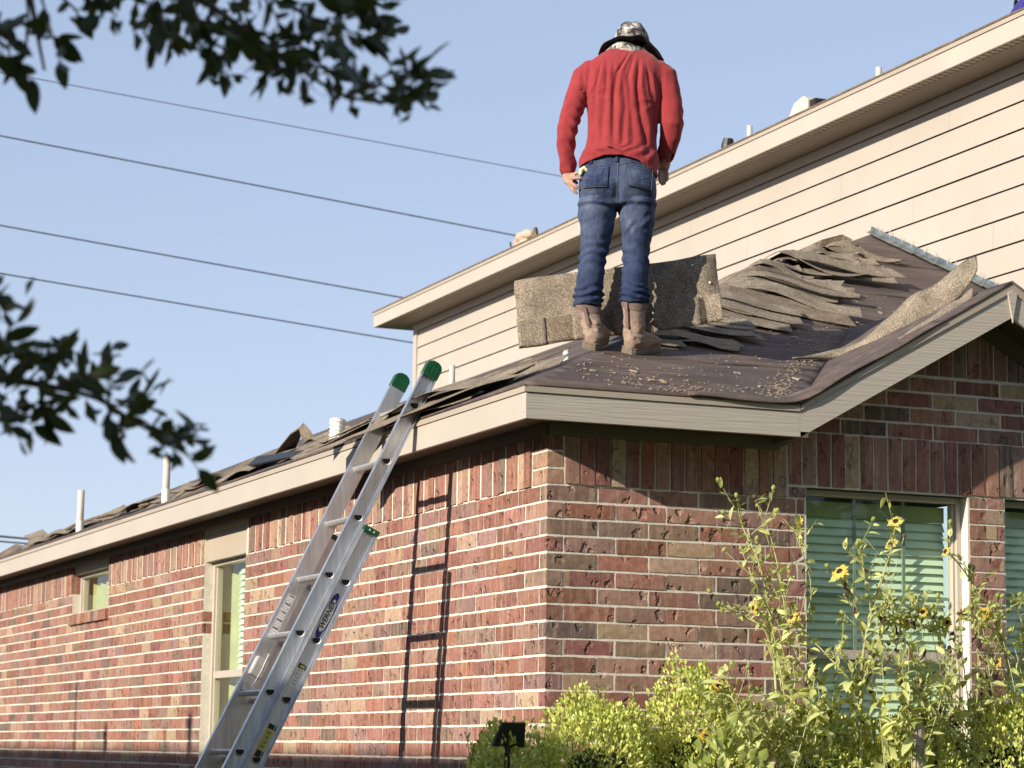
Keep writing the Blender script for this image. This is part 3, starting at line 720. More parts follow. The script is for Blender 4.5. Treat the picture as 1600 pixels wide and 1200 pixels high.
# rung lock on the far rail
rl = MB().obox(lp(4.55*SP, .01, YF_-.012), ld*.032, ly*.010, lt*.05).build('rung_lock', MT['alu_edge'], ladder); bevel(rl, .006, 2)
MB().tube([lp(4.3*SP, .02, YF_-.022), lp(4.6*SP, .024, YF_-.022), lp(4.9*SP, .018, YF_-.02)], .003, 6).build('lock_spring', MT['alu_edge'], rl)
MB().obox(lp(4.92*SP, .006, YF_-.018), ld*.03, ly*.006, lt*.02).build('lock_finger', MT['alu'], rl)
# ------------------------------------------------------------------ the roofer
def cloth_mat(name, col, col2, rough=.85, weave=900, bs=.35, fold=26, fs=.35, sheen=.15):
    m, nt, b = nmat(name); v = coords(nt, rnd=False)
    c = ramp(nt, noise(nt, v, 9, 5, .6), [(.3, col), (.7, col2)])
    L(nt, c, b.inputs['Base Color']); b.inputs['Roughness'].default_value = rough; b.inputs['Specular IOR Level'].default_value = .15
    b.inputs['Sheen Weight'].default_value = sheen
    n1 = bump(nt, b, noise(nt, coords(nt, (1, 1, .45), rnd=False), fold, 4, .55), fs, .010)
    bump(nt, b, noise(nt, v, weave, 2), bs, .0012, n1); return m
MT['shirt'] = cloth_mat('red_jersey', (.27, .032, .036), (.335, .046, .050), .9, 1200, .08, 38, .22)
MT['skin'] = simple('skin', (.40, .235, .165), .55, 0, .12, 30, .3, 160)
MT['hair'] = simple('dark_hair', (.012, .009, .008), .6, 0, .3, 60)
m, nt, b = nmat('denim'); MT['denim'] = m; v = coords(nt, rnd=False)
tc = N(nt, 'TexCoord'); sp_ = N(nt, 'SeparateXYZ'); L(nt, tc.outputs['Object'], sp_.inputs[0])
wear = ramp(nt, noise(nt, coords(nt, (1, 1, .5), rnd=False), 11, 5, .65), [(.35, 0), (.72, 1)])
zf = ramp(nt, sp_.outputs[2], [(.22, .30), (.45, .45), (.60, .9), (.78, 1.0), (.92, .7)])
c = mixc(nt, mth(nt, 'MULTIPLY', wear, zf), (.020, .032, .082), (.135, .172, .255))
gr = ramp(nt, noise(nt, v, 5, 4, .7), [(.55, 0), (.8, .5)])
c = mixc(nt, gr, c, (.075, .075, .085))
L(nt, c, b.inputs['Base Color']); b.inputs['Roughness'].default_value = .9; b.inputs['Specular IOR Level'].default_value = .12
n1 = bump(nt, b, noise(nt, coords(nt, (1, 1, 1.7), rnd=False), 34, 4, .6), .45, .010); bump(nt, b, noise(nt, v, 800, 2), .3, .0012, n1)
MT['stitch'] = simple('tan_stitching', (.12, .12, .13), .8)
MT['denim_dark'] = simple('denim_dark', (.022, .032, .07), .9, 0, .3, 40, .3, 300)
m, nt, b = nmat('camo_cloth'); MT['camo'] = m; v = coords(nt, (1, 1, 1), rnd=False)
n1_ = noise(nt, v, 24, 2, .5, .6); n2_ = noise(nt, v, 37, 2, .5, .5)
c = ramp(nt, n1_, [(.42, (.10, .095, .085)), (.46, (.24, .225, .195)), (.56, (.24, .225, .195)), (.60, (.55, .52, .48))])
c = mixc(nt, ramp(nt, n2_, [(.55, 0), (.58, 1)]), c, (.035, .032, .030)); L(nt, c, b.inputs['Base Color']); b.inputs['Roughness'].default_value = .9
bump(nt, b, noise(nt, v, 60, 4), .4, .006)
MT['brim_under'] = simple('hat_brim_underside', (.018, .017, .016), .9, 0, .2)
m, nt, b = nmat('boot_suede'); MT['suede'] = m; v = coords(nt, rnd=True)
c = ramp(nt, noise(nt, v, 12, 5, .65), [(.3, (.215, .145, .105)), (.7, (.36, .265, .195))])
c = mixc(nt, ramp(nt, noise(nt, v, 28, 4, .7), [(.56, 0), (.72, .7)]), c, (.13, .095, .07)); L(nt, c, b.inputs['Base Color']); b.inputs['Roughness'].default_value = .92
bump(nt, b, noise(nt, v, 55, 5, .65), .5, .006)
MT['boot_collar'] = simple('boot_collar', (.16, .105, .085), .85, 0, .2, 30, .3, 80)
MT['sole'] = simple('boot_sole', (.19, .15, .11), .85, 0, .2, 20, .5, 70)

def loft(bm, rings, n=28, sup=2.4):
    "rings: (centre xyz, half width, half depth[, yaw, normal dir]) -> capped surface in x-y planes unless a frame is given"
    prev = None; first = None
    for r_ in rings:
        c_, hw, hd = Vector(r_[0]), r_[1], r_[2]
        ax, ay = (Vector(r_[3]), Vector(r_[4])) if len(r_) > 3 else (Vector((1, 0, 0)), Vector((0, 1, 0)))
        vs_ = []
        for k in range(n):
            a = 2*math.pi*k/n; ca, sa = math.cos(a), math.sin(a)
            q = (abs(ca)**sup+abs(sa)**sup)**(-1/sup)
            vs_.append(bm.verts.new(c_+ax*(hw*ca*q)+ay*(hd*sa*q)))
        if prev:
            for k in range(n): bm.faces.new([prev[k], prev[(k+1) % n], vs_[(k+1) % n], vs_[k]])
        else: first = vs_
        prev = vs_
    bm.faces.new(list(reversed(first))); bm.faces.new(prev)
def limb(bm, pts, rr, n=18, flat=1.0):
    "round limb through points, radius per point"
    pts = [Vector(p) for p in pts]; m_ = len(pts); rings = []; pv = None
    for i, p in enumerate(pts):
        t = (pts[min(i+1, m_-1)]-pts[max(i-1, 0)]).normalized()
        if pv is None: pv = t.cross(Vector((0, 1, 0))).normalized() if abs(t.y) < .9 else t.cross(Vector((0, 0, 1))).normalized()
        ax = (pv-t*pv.dot(t)).normalized(); pv = ax; ay = t.cross(ax)
        rings.append((p, rr[i], rr[i]*flat, ax, ay))
    # rounded ends
    t0 = (pts[1]-pts[0]).normalized(); t1 = (pts[-1]-pts[-2]).normalized()
    a, z = rings[0], rings[-1]
    rings = [(a[0]-t0*a[1]*.75, a[1]*.45, a[2]*.45, a[3], a[4]), (a[0]-t0*a[1]*.45, a[1]*.8, a[2]*.8, a[3], a[4])]+rings+[(z[0]+t1*z[1]*.45, z[1]*.8, z[2]*.8, z[3], z[4]), (z[0]+t1*z[1]*.75, z[1]*.45, z[2]*.45, z[3], z[4])]
    loft(bm, rings, n, 2.0)
def smooth_rings(rs, sub=4):
    "catmull-rom resample of (z, cx, cy, hw, hd) rows"
    A = np.array(rs, float); out = []
    for i in range(len(A)-1):
        p0, p1, p2, p3 = A[max(i-1, 0)], A[i], A[i+1], A[min(i+2, len(A)-1)]
        for k in range(sub):
            t = k/sub; out.append(.5*((2*p1)+(-p0+p2)*t+(2*p0-5*p1+4*p2-p3)*t*t+(-p0+3*p1-3*p2+p3)*t**3))
    out.append(A[-1]); return [((q[1], q[2], q[0]), q[3], q[4]) for q in out]
def remesh(name, bm, voxel, smooth=6):
    bmesh.ops.recalc_face_normals(bm, faces=bm.faces[:]); me = bpy.data.meshes.new(name); bm.to_mesh(me); bm.free()
    o = bpy.data.objects.new(name, me); COL.objects.link(o)
    r_ = o.modifiers.new('r', 'REMESH'); r_.mode = 'VOXEL'; r_.voxel_size = voxel; r_.use_smooth_shade = True
    if smooth: s_ = o.modifiers.new('s', 'SMOOTH'); s_.iterations = smooth; s_.factor = .5
    bpy.context.view_layer.update(); dg = bpy.context.evaluated_depsgraph_get()
    out = bpy.data.meshes.new_from_object(o.evaluated_get(dg)); out.name = name
    bpy.data.objects.remove(o); bpy.data.meshes.remove(me)
    out.polygons.foreach_set('use_smooth', [True]*len(out.polygons)); return out
def displace(me, fn):
    n = len(me.vertices); co = np.empty(n*3); me.vertices.foreach_get('co', co); co = co.reshape(-1, 3)
    no = np.empty(n*3); me.vertices.foreach_get('normal', no); no = no.reshape(-1, 3)
    co = fn(co, no); me.vertices.foreach_set('co', co.ravel()); me.update(); return me
def nz(P, s, off=0):
    s = np.asarray(s, float); return np.array([mnoise.noise(Vector(p)) for p in (P*s+off)])
def sst(x, a, b_): t = np.clip((x-a)/(b_-a), 0, 1); return t*t*(3-2*t)

PP = Vector((.53, .42, 3.49))
person = empty('person', PP, math.atan2(-.422, .907))
tag(person, 'person seen from behind on the roof, red long-sleeved shirt, jeans, camouflage hat, tan boots', 'person')

# body: head, neck, trunk core, arms and hands as one skin
bm = bmesh.new()
loft(bm, smooth_rings([(.80, .0, .0, .11, .07), (1.0, .01, .0, .12, .08), (1.25, .028, .0, .14, .085), (1.36, .03, .0, .12, .075), (1.42, .036, .015, .062, .058), (1.47, .045, .045, .056, .056), (1.50, .05, .065, .06, .065)], 3))
loft(bm, smooth_rings([(1.45, .055, .10, .045, .05), (1.48, .056, .095, .066, .085), (1.52, .057, .092, .074, .095), (1.56, .058, .085, .072, .088), (1.585, .058, .08, .05, .06)], 3))
limb(bm, [(.055, .185, 1.475), (.056, .195, 1.49)], [.014, .011], 10)                     # nose, bowed head
for sx in (-1, 1): limb(bm, [(.057+sx*.074, .085, 1.50), (.057+sx*.080, .08, 1.525)], [.012, .014], 10)   # ears
limb(bm, [(-.15, 0, 1.34), (-.20, -.01, 1.22), (-.245, -.02, 1.06), (-.248, .0, .96), (-.238, .015, .87)], [.045, .04, .036, .034, .027])
limb(bm, [(.21, 0, 1.34), (.25, -.01, 1.22), (.258, -.01, 1.09), (.245, .06, 1.0), (.222, .10, .93)], [.045, .04, .036, .034, .027])
def hand(bm, w_, palm_end, fingers, thumb, n_=10):
    limb(bm, [w_, (Vector(w_)*.5+Vector(palm_end)*.5), palm_end], [.024, .034, .031], 14, .5)
    for f_ in fingers+[thumb]: limb(bm, f_, [.0098, .0098, .0088, .0075][:len(f_)], n_)
# left hand: fingers hooked at the pocket
hand(bm, (-.240, .005, .865), (-.226, -.030, .815),
     [[(-.226, -.040, .838), (-.200, -.066, .842), (-.176, -.072, .846), (-.160, -.064, .848)],
      [(-.226, -.044, .824), (-.202, -.076, .818), (-.178, -.086, .815), (-.160, -.080, .815)],
      [(-.228, -.042, .808), (-.212, -.068, .790), (-.196, -.080, .776), (-.180, -.078, .764)],
      [(-.230, -.036, .798), (-.220, -.054, .776), (-.207, -.064, .758), (-.192, -.064, .746)]],
     [(-.232, .0, .85), (-.212, .014, .832), (-.194, .018, .815)])
hand(bm, (0.229, 0.104, 0.959), (0.220, 0.126, 0.919),
     [[(0.206, 0.119, 0.906), (0.202, 0.112, 0.876), (0.204, 0.108, 0.856), (0.206, 0.104, 0.842)],
      [(0.216, 0.126, 0.902), (0.213, 0.120, 0.870), (0.214, 0.116, 0.846), (0.216, 0.112, 0.830)],
      [(0.227, 0.130, 0.902), (0.226, 0.124, 0.872), (0.227, 0.120, 0.850), (0.228, 0.116, 0.836)],
      [(0.237, 0.132, 0.906), (0.239, 0.126, 0.882), (0.240, 0.122, 0.866), (0.240, 0.118, 0.854)]],
     [(0.211, 0.099, 0.939), (0.198, 0.084, 0.919), (0.194, 0.074, 0.900)])
body = remesh('body', bm, .0045, 3); link('body', body, person, MT['skin'])

# shirt
bm = bmesh.new()
loft(bm, smooth_rings([(.865, .004, .0, .186, .128), (.92, .006, .0, .186, .130), (.98, .014, .0, .172, .122), (1.06, .022, .0, .167, .120), (1.16, .026, .0, .172, .122), (1.26, .028, .0, .186, .124),
                       (1.33, .030, .0, .192, .118), (1.385, .032, .004, .186, .104), (1.425, .035, .010, .152, .090), (1.452, .037, .018, .116, .078), (1.474, .038, .024, .088, .068)], 4), 40, 2.5)
limb(bm, [(-.120, .0, 1.362), (-.160, -.005, 1.330), (-.197, -.012, 1.235), (-.222, -.022, 1.150), (-.241, -.030, 1.075), (-.248, -.026, 1.015), (-.247, -.012, .955), (-.239, .002, .905), (-.238, .008, .874)],
     [.062, .066, .056, .051, .049, .046, .042, .040, .038], 22)
limb(bm, [(.180, .0, 1.362), (.222, -.005, 1.332), (.240, -.010, 1.25), (.254, -.014, 1.175), (.257, -.012, 1.105), (.252, .016, 1.04), (.242, .046, .995), (.231, .074, .962)],
     [.062, .064, .060, .058, .057, .052, .045, .040], 22)
shirt = remesh('shirt', bm, .0048, 3)
def shirt_fold(co, no):
    x, y, z = co.T; cx = .02; tors = (np.abs(x-.02) < .20) & ~((x < -.155) & (z < 1.25)) & ~((x > .198) & (z < 1.27))
    w1 = nz(co, (5, 3, 1.6)); w2 = nz(co, (9, 6, 3.2), 7.3); w3 = nz(co, (16, 16, 5), 3.1)
    back = sst(-no[:, 1], -.1, .5)
    # long hanging folds from the shoulder blades
    u = (x-.02)*1.0+.020*w1+.05*(1.2-z)*(x-.02)
    env = sst(z, .90, 1.02)*(1-sst(z, 1.30, 1.44))
    f1 = -np.abs(np.sin(u*44+w2*1.1))**1.6
    lines_ = [([1.40, 1.25, 1.08, .96], [-.08, -.113, -.12, -.105], 1.0), ([1.45, 1.33, 1.21, 1.0], [.057, -.005, -.02, -.025], 1.25), ([1.40, 1.25, 1.08, .96], [.10, .09, .115, .15], 1.1),
              ([1.37, 1.21, 1.08, 1.0], [.135, .165, .176, .178], .9), ([1.30, 1.15, .98, .95], [.02, .03, .02, .015], .8), ([1.37, 1.19, 1.0, .95], [-.05, -.065, -.075, -.07], .9), ([1.42, 1.30, 1.16, 1.0], [.075, .045, .055, .075], .8)]
    crease = np.zeros_like(x)
    for zz_, xx_, a_ in lines_:
        xl = np.interp(z, zz_[::-1], xx_[::-1]); q_ = x-xl-.006*w2; wd_ = .0065+.010*(1-np.clip((z-.95)/.45, 0, 1))
        en = sst(z, zz_[-1]-.05, zz_[-1]+.05)*(1-sst(z, zz_[0]-.06, zz_[0]+.01))
        crease += a_*en*(-np.exp(-(q_/wd_)**2)+.75*np.exp(-((q_-wd_*2.0)/(wd_*1.3))**2))
    f2 = .6*np.sin(u*23+1.2+w1*2)
    deep = np.exp(-((u-(-.045))/.016)**2)*sst(z, .93, 1.0)*(1-sst(z, 1.28, 1.42))+.8*np.exp(-((u-.055)/.014)**2)*sst(z, .95, 1.02)*(1-sst(z, 1.15, 1.34))+.8*np.exp(-((u-.125)/.014)**2)*sst(z, .95, 1.05)*(1-sst(z, 1.2, 1.35))
    f3 = -np.abs(np.sin(u*88+w2*2.4+1))**1.3
    d = back*(env*(.0035*(f1*.5+f2*.4)+.0025*f3*sst(w1, -.3, .3))+.0085*crease)+.005*w3*env+.0022*nz(co, (34, 34, 12), 1.9)
    # blousing above the hem and diagonal drag lines
    bl = np.exp(-((z-.945-.02*w1)/.035)**2); d += bl*.007*(.5+1.4*w2)
    dg_ = np.sin((z*.55-np.abs(x-.02)*.8)*150+w2*5); d += .0050*dg_*sst(w1, -.25, .3)*np.exp(-((z-.93)/.05)**2)
    # tension creases running from the armpits towards the spine
    for sx, ax_ in ((-1, -.150), (1, .196)):
        rx, rz_ = (x-ax_)*-sx, z-1.20; an = np.arctan2(rz_, np.maximum(rx, .001)); rr_ = np.hypot(rx, rz_)
        cr = -np.abs(np.sin(an*5.5+w1*2.2+sx))**.7+.55; d += .0038*cr*np.exp(-((rr_-.07)/.06)**2)*back*(rx > -.02)
    d = np.where(tors, d, 0)
    # sleeves: oblique wrinkles, strongest at elbow and cuff
    s_ = np.where(x < 0, -1, 1); el = np.exp(-((z-1.09)/.09)**2)+.8*np.exp(-((z-.93)/.06)**2)+.45
    ph = (z+.75*(x-.02)*s_*-1+.9*y)*95+w1*7+w2*3.5; ob = -np.abs(np.sin(ph*.5))**.8+.5; w5 = sst(w2, -.25, .35); w6 = nz(co, (26, 26, 26), 5.7); ds = (.0075*ob*el*w5+.0030*w2+.0025*w3+.0018*w6)
    d = np.where(tors, d, ds)
    co = co+no*d[:, None]
    # uneven hem
    k = 1-sst(z, .87, .99); hem = np.interp(x, [-.20, -.13, -.062, .02, .10, .187, .21], [.012, .030, .052, .052, .030, -.030, -.036])
    k = np.where(tors | (np.abs(x-.0) < .19), k, 0); co[:, 2] += hem*k; return co
displace(shirt, shirt_fold)
bmq = bmesh.new(); bmq.from_mesh(shirt); bmesh.ops.delete(bmq, geom=[f for f in bmq.faces if f.normal.z < -.62 and f.calc_center_median().z < .965], context='FACES'); bmq.to_mesh(shirt); bmq.free()
shirt_o = link('shirt', shirt, person, MT['shirt']); s_ = shirt_o.modifiers.new('t', 'SOLIDIFY'); s_.thickness = .003; s_.offset = -1

# jeans
bm = bmesh.new()
loft(bm, smooth_rings([(.690, .0, .0, .17, .085), (.735, .0, -.010, .184, .112), (.785, .0, -.016, .186, .126), (.84, .002, -.010, .180, .120), (.90, .004, .0, .172, .108), (.95, .005, .0, .165, .104)], 4), 36, 2.6)
loft(bm, smooth_rings([(.210, -.137, -.005, .066, .072), (.25, -.135, -.006, .064, .072), (.30, -.130, -.006, .0635, .072), (.36, -.124, -.008, .066, .074), (.43, -.116, .004, .064, .070), (.50, -.106, .010, .070, .076), (.58, -.097, .006, .079, .088), (.66, -.096, .0, .090, .098), (.72, -.092, -.006, .094, .105)], 4), 28, 2.15)
loft(bm, smooth_rings([(.225, .083, -.005, .068, .072), (.26, .083, -.006, .065, .072), (.30, .084, -.006, .0635, .072), (.36, .086, -.008, .064, .074), (.43, .087, .004, .062, .070), (.50, .090, .010, .068, .076), (.58, .094, .006, .076, .088), (.66, .094, .0, .088, .098), (.72, .092, -.006, .094, .105)], 4), 28, 2.15)
jeans = remesh('jeans', bm, .0050, 4)
def jean_fold(co, no):
    x, y, z = co.T; w1 = nz(co, (7, 7, 4)); w2 = nz(co, (15, 15, 11), 4.2); w3 = nz(co, (26, 26, 20), 9.1)
    cx = np.where(x < -.0, -.12, .086); side = (x-cx)*np.where(x < 0, -1, 1)
    stack = np.exp(-((z-.262)/.040)**2); knee = np.exp(-((z-.435)/.075)**2); thigh = np.exp(-((z-.60)/.10)**2)
    d = .0080*stack*(np.sin(z*2*np.pi/.034+w1*8+side*34+w2*3)+.6*w3)+.0060*knee*np.sin((z+side*.35)*2*np.pi/.050+w1*6)*(.6+.8*np.abs(w2))
    d += .0045*thigh*np.sin((z-side*.9)*2*np.pi/.075+w1*6)*sst(w2, -.3, .4)
    d += .0035*w2+.002*w3*(z < .68)
    d += .004*stack
    # seat: cleft and sag folds under the seat
    d -= .016*np.exp(-(x/.020)**2)*np.exp(-((z-.745)/.055)**2)*(no[:, 1] < 0)
    d += .006*np.exp(-((z-.700-.02*w1)/.012)**2)*(no[:, 1] < 0)-.006*np.exp(-((z-.680-.02*w1)/.012)**2)*(no[:, 1] < 0)
    return co+no*d[:, None]
displace(jeans, jean_fold); jeans_o = link('jeans', jeans, person, MT['denim'])
from mathutils.bvhtree import BVHTree
jb = BVHTree.FromPolygons([v_.co.copy() for v_ in jeans.vertices], [tuple(p.vertices) for p in jeans.polygons])
def on_jeans(x, z, lift):
    hit = jb.ray_cast(Vector((x, -1, z)), Vector((0, 1, 0)))
    if hit[0] is None: return Vector((x, -.1, z))
    return hit[0]+hit[1]*lift if hit[1].y < -.15 else hit[0]+Vector((0, -lift, 0))
def patch(name, poly, lift, m_, parent, n_=12):
    "quad patch (4 corners in x,z) laid over the jeans"
    P = [Vector((p[0], 0, p[1])) for p in poly]; vv = []
    for k in range(n_+1):
        for i in range(n_+1):
            s_, t = i/n_, k/n_; q = P[0]*(1-s_)*(1-t)+P[1]*s_*(1-t)+P[2]*s_*t+P[3]*(1-s_)*t
            vv.append(on_jeans(q.x, q.z, lift))
    o = link(name, mesh(name, vv, [(k*(n_+1)+i, k*(n_+1)+i+1, (k+1)*(n_+1)+i+1, (k+1)*(n_+1)+i) for k in range(n_) for i in range(n_)], True), parent, m_)
    s_ = o.modifiers.new('t', 'SOLIDIFY'); s_.thickness = .003; s_.offset = 0; return o
def stitch(name, pts, parent, r_=.0013, lift=.004):
    P = []
    for (a, b_), (c_, d_) in zip(pts[:-1], pts[1:]):
        k = max(2, int(math.hypot(c_-a, d_-b_)/.012))
        P += [on_jeans(a+(c_-a)*i/k, b_+(d_-b_)*i/k, lift) for i in range(k)]
    P.append(on_jeans(*pts[-1], lift)); return MB().tube(P, r_, 5).build(name, MT['stitch'], parent)
MTp = MT['denim']
for cx in (-.105, .100):
    q = [(cx-.055, .765), (cx+.055, .765), (cx+.062, .865), (cx-.062, .865)]
    if cx > 0: q = [(p[0], p[1]-.006*(p[0]-cx)/.06) for p in q]
    po = patch('back_pocket', q, .0045, MTp, jeans_o)
    stitch('pocket_stitching', q+[q[0]], po, .0013, .0078); stitch('pocket_stitching', [(q[3][0]+.003, q[3][1]-.012), (q[2][0]-.003, q[2][1]-.012)], po, .0011, .0078)
    stitch('pocket_stitching', [(cx-.048, .815), (cx, .795), (cx+.048, .815)], po, .001, .0078)
stitch('seat_seam', [(.004, .93), (.002, .85), (.0, .77), (.0, .70)], jeans_o, .0018, .002)
stitch('yoke_seam', [(-.16, .905), (-.08, .89), (.0, .872), (.08, .89), (.16, .905)], jeans_o, .0012, .0025)
for x_ in (-.005, -.125, .130): patch('belt_loop', [(x_-.007, .885), (x_+.007, .885), (x_+.007, .945), (x_-.007, .945)], .006, MT['denim'], jeans_o, 4)
# cloth and tape poking from the left hip pocket
bm = bmesh.new(); limb(bm, [(-.176, -.096, .832), (-.172, -.098, .852), (-.158, -.094, .864), (-.146, -.096, .850)], [.010, .012, .011, .009], 10)
pc = remesh('pocket_cloth', bm, .004, 2); link('pocket_cloth', pc, person, simple('pocket_cloth', (.74, .70, .42), .8, 0, .2, 40))

# boots
def boot(hx, hy, yaw, lean, ztop, name='boot'):
    "heel centre at (hx, hy) in the person's frame, toe direction yaw from forward, standing on the sloping roof"
    zr = lambda x, y: SL*(-.422*x+.907*y)+(EZ+.008+SL*(.42+OVB)-3.49)
    fd = Vector((math.sin(yaw), math.cos(yaw), 0)); sl = (zr(hx+fd.x*.2, hy+fd.y*.2)-zr(hx, hy))/.2
    F = Vector((fd.x, fd.y, sl)).normalized(); S = Vector((fd.y, -fd.x, SL*(-.422*fd.y-.907*fd.x)*.9)).normalized(); Uz = S.cross(F).normalized()
    O = Vector((hx, hy, zr(hx, hy)))
    def W(f, s_, u): return O+F*f+S*s_+Uz*u
    bm = bmesh.new(); rings = []
    for f, hw, hu, cu in ((-.040, .020, .022, .050), (-.030, .032, .034, .052), (.0, .040, .040, .056), (.05, .043, .042, .058), (.10, .047, .041, .056), (.15, .052, .036, .050), (.19, .050, .031, .046), (.215, .040, .024, .042), (.230, .022, .014, .038)):
        rings.append((W(f, .004*(f > .1), cu), hw, hu, S, Uz))
    loft(bm, rings, 22, 2.4)
    A = W(.015, 0, .06); T = Vector(lean[:2]+(ztop,)); rr = []
    for k in range(9):
        t = k/8; c_ = A.lerp(T, t); rr.append((c_, .052+.008*t-.006*math.sin(t*3.14), .058+.008*t-.004*math.sin(t*3.14), S, F))
    loft(bm, rr, 22, 2.2)
    me = remesh(name, bm, .0045, 3)
    def fold(co, no):
        w1 = nz(co, 22); w2 = nz(co, 50, 3); up = (co-np.array(O))@np.array(Uz)
        d = .003*w1+.0014*w2+.0045*np.sin(up*150+w1*5)*np.exp(-((up-.105)/.035)**2); return co+no*d[:, None]
    displace(me, fold); bo = link('boot', me, person, MT['suede'])
    so = MB(); pr = [(-.046, .0), (-.044, .026), (-.028, .040), (.0, .045), (.05, .044), (.10, .050), (.16, .057), (.20, .052), (.228, .032), (.238, .0)]
    out = [(f, s_) for f, s_ in pr]+[(f, -s_) for f, s_ in reversed(pr[1:-1])]; n = len(out)
    lev = [(.0, .985), (.008, 1.0), (.020, 1.0), (.023, .97), (.030, 1.0), (.034, .97)]
    vv = [W(f*(k if f > 0 else k), s_*k, u) for u, k in lev for f, s_ in out]
    so.add(vv, [(i+j*n, (i+1) % n+j*n, (i+1) % n+(j+1)*n, i+(j+1)*n) for j in range(len(lev)-1) for i in range(n)]+[tuple(range(n-1, -1, -1)), tuple(range((len(lev)-1)*n, len(lev)*n))])
    # heel block
    hb = [(f, s_) for f, s_ in out if f < .06]
    sm = so.mesh('sole'); bmq = bmesh.new(); bmq.from_mesh(sm); bmesh.ops.recalc_face_normals(bmq, faces=bmq.faces[:]); bmq.to_mesh(sm); bmq.free()
    link('sole', sm, bo, MT['sole'])
    cl = MB(); pts = []; n = 22
    axT = (T-A).normalized()
    for zz, k in ((-.035, 1.04), (-.02, 1.10), (0, 1.12), (.012, 1.06)):
        for i in range(n):
            a = 2*math.pi*i/n; pts.append(T+axT*zz+S*(.058*k*math.cos(a))+F*(.064*k*math.sin(a)))
    cl.add(pts, [(j*n+i, j*n+(i+1) % n, (j+1)*n+(i+1) % n, (j+1)*n+i) for j in range(3) for i in range(n)]+[tuple(range(3*n, 4*n))])
    link('boot_collar', cl.mesh('boot_collar', True), bo, MT['boot_collar'])
    # pull strap down the back
    st = MB(); bk = -F
    P0 = T+bk*.076+axT*(-.0); P1 = A.lerp(T, .35)+bk*.068
    st.obox((P0+P1)/2, S*.0085, bk*.003, (P0-P1)/2); st.obox(P0-axT*.018, S*.0095, bk*.006, axT*.020)
    o = st.build('pull_strap', MT['boot_collar'], bo); bevel(o, .002, 1); return bo
boot(-.118, -.085, rad(10), (-.139, -.004), .222)
boot(.070, -.045, rad(30), (.083, .0), .238)

# hat: soft crown, drooping brim turned up at the back, camouflage neck cloth
HC = Vector((.062, .055, 1.495))
def hat():
    vv = []; n = 48; lev = []
    crown = [(-.004, 1.03), (.020, 1.02), (.050, .97), (.076, .87), (.096, .70), (.106, .46), (.110, .2)]
    for h, k in crown:
        for i in range(n):
            a = 2*math.pi*i/n; r_ = k*(1+.02*math.sin(3*a+h*30)+.02*math.sin(7*a+1))
            tilt = -.16*math.sin(a)*.09
            vv.append(HC+Vector((.086*r_*math.cos(a), .102*r_*math.sin(a), h+tilt-.0+.004*math.sin(5*a))))
    nl = len(crown); f = [(j*n+i, j*n+(i+1) % n, (j+1)*n+(i+1) % n, (j+1)*n+i) for j in range(nl-1) for i in range(n)]
    f.append(tuple((nl-1)*n+i for i in range(n)))
    cr = link('hat_crown', mesh('hat_crown', vv, f, True), None, MT['camo'])
    return cr
hat_o = hat(); hat_o.name = 'hat'; hat_o.parent = person
n = 64; vv = []; lv = 7
for j in range(lv):
    t = j/(lv-1)
    for i in range(n):
        a = 2*math.pi*i/n; ca, sa = math.cos(a), math.sin(a)
        r0x, r0y = .087, .103; r1 = .068*(1+.10*math.sin(2*a+.6))
        side = abs(ca)**2; bk = max(0, -sa)**1.5
        dz = t*(-.026*side+.006)+t*t*(.004*bk-.010*side)+.006*t*math.sin(5*a+.8)+.004*t*math.sin(9*a)
        if ca > 0: dz -= t*.032*side
        vv.append(HC+Vector(((r0x+r1*t)*ca, (r0y+r1*t*(.75 if sa < 0 else 1))*sa, -.002+dz-.16*sa*.09)))
f = [(j*n+i, j*n+(i+1) % n, (j+1)*n+(i+1) % n, (j+1)*n+i) for j in range(lv-1) for i in range(n)]
br = link('hat_brim', mesh('hat_brim', vv, f, True), hat_o, MT['camo'])
br.data.materials.append(MT['brim_under']); s_ = br.modifiers.new('t', 'SOLIDIFY'); s_.thickness = .004; s_.offset = 0; s_.material_offset = 1; s_.material_offset_rim = 1
br.data.flip_normals()
bm = bmesh.new(); loft(bm, smooth_rings([(1.475, .05, .03, .062, .058), (1.50, .053, .05, .068, .07), (1.53, .056, .07, .074, .085), (1.55, .057, .075, .07, .082)], 3)); hm = remesh('hair', bm, .006, 2); link('hair', hm, person, MT['hair'])
vv = []; n = 40
for j, (z, k) in enumerate(((1.446, 1.10), (1.458, 1.18), (1.470, 1.17), (1.482, 1.08), (1.490, .95))):
    for i in range(n):
        a = 2*math.pi*i/n; w_ = 1+.04*math.sin(4*a+j)+.03*math.sin(9*a+j*2)
        vv.append(Vector((.040+.085*k*w_*math.cos(a), .022+.078*k*w_*math.sin(a), z+.006*math.sin(3*a+1)-.008*math.cos(a))))
link('neck_cloth', mesh('neck_cloth', vv, [(j*n+i, j*n+(i+1) % n, (j+1)*n+(i+1) % n, (j+1)*n+i) for j in range(4) for i in range(n)], True), person, MT['camo'])
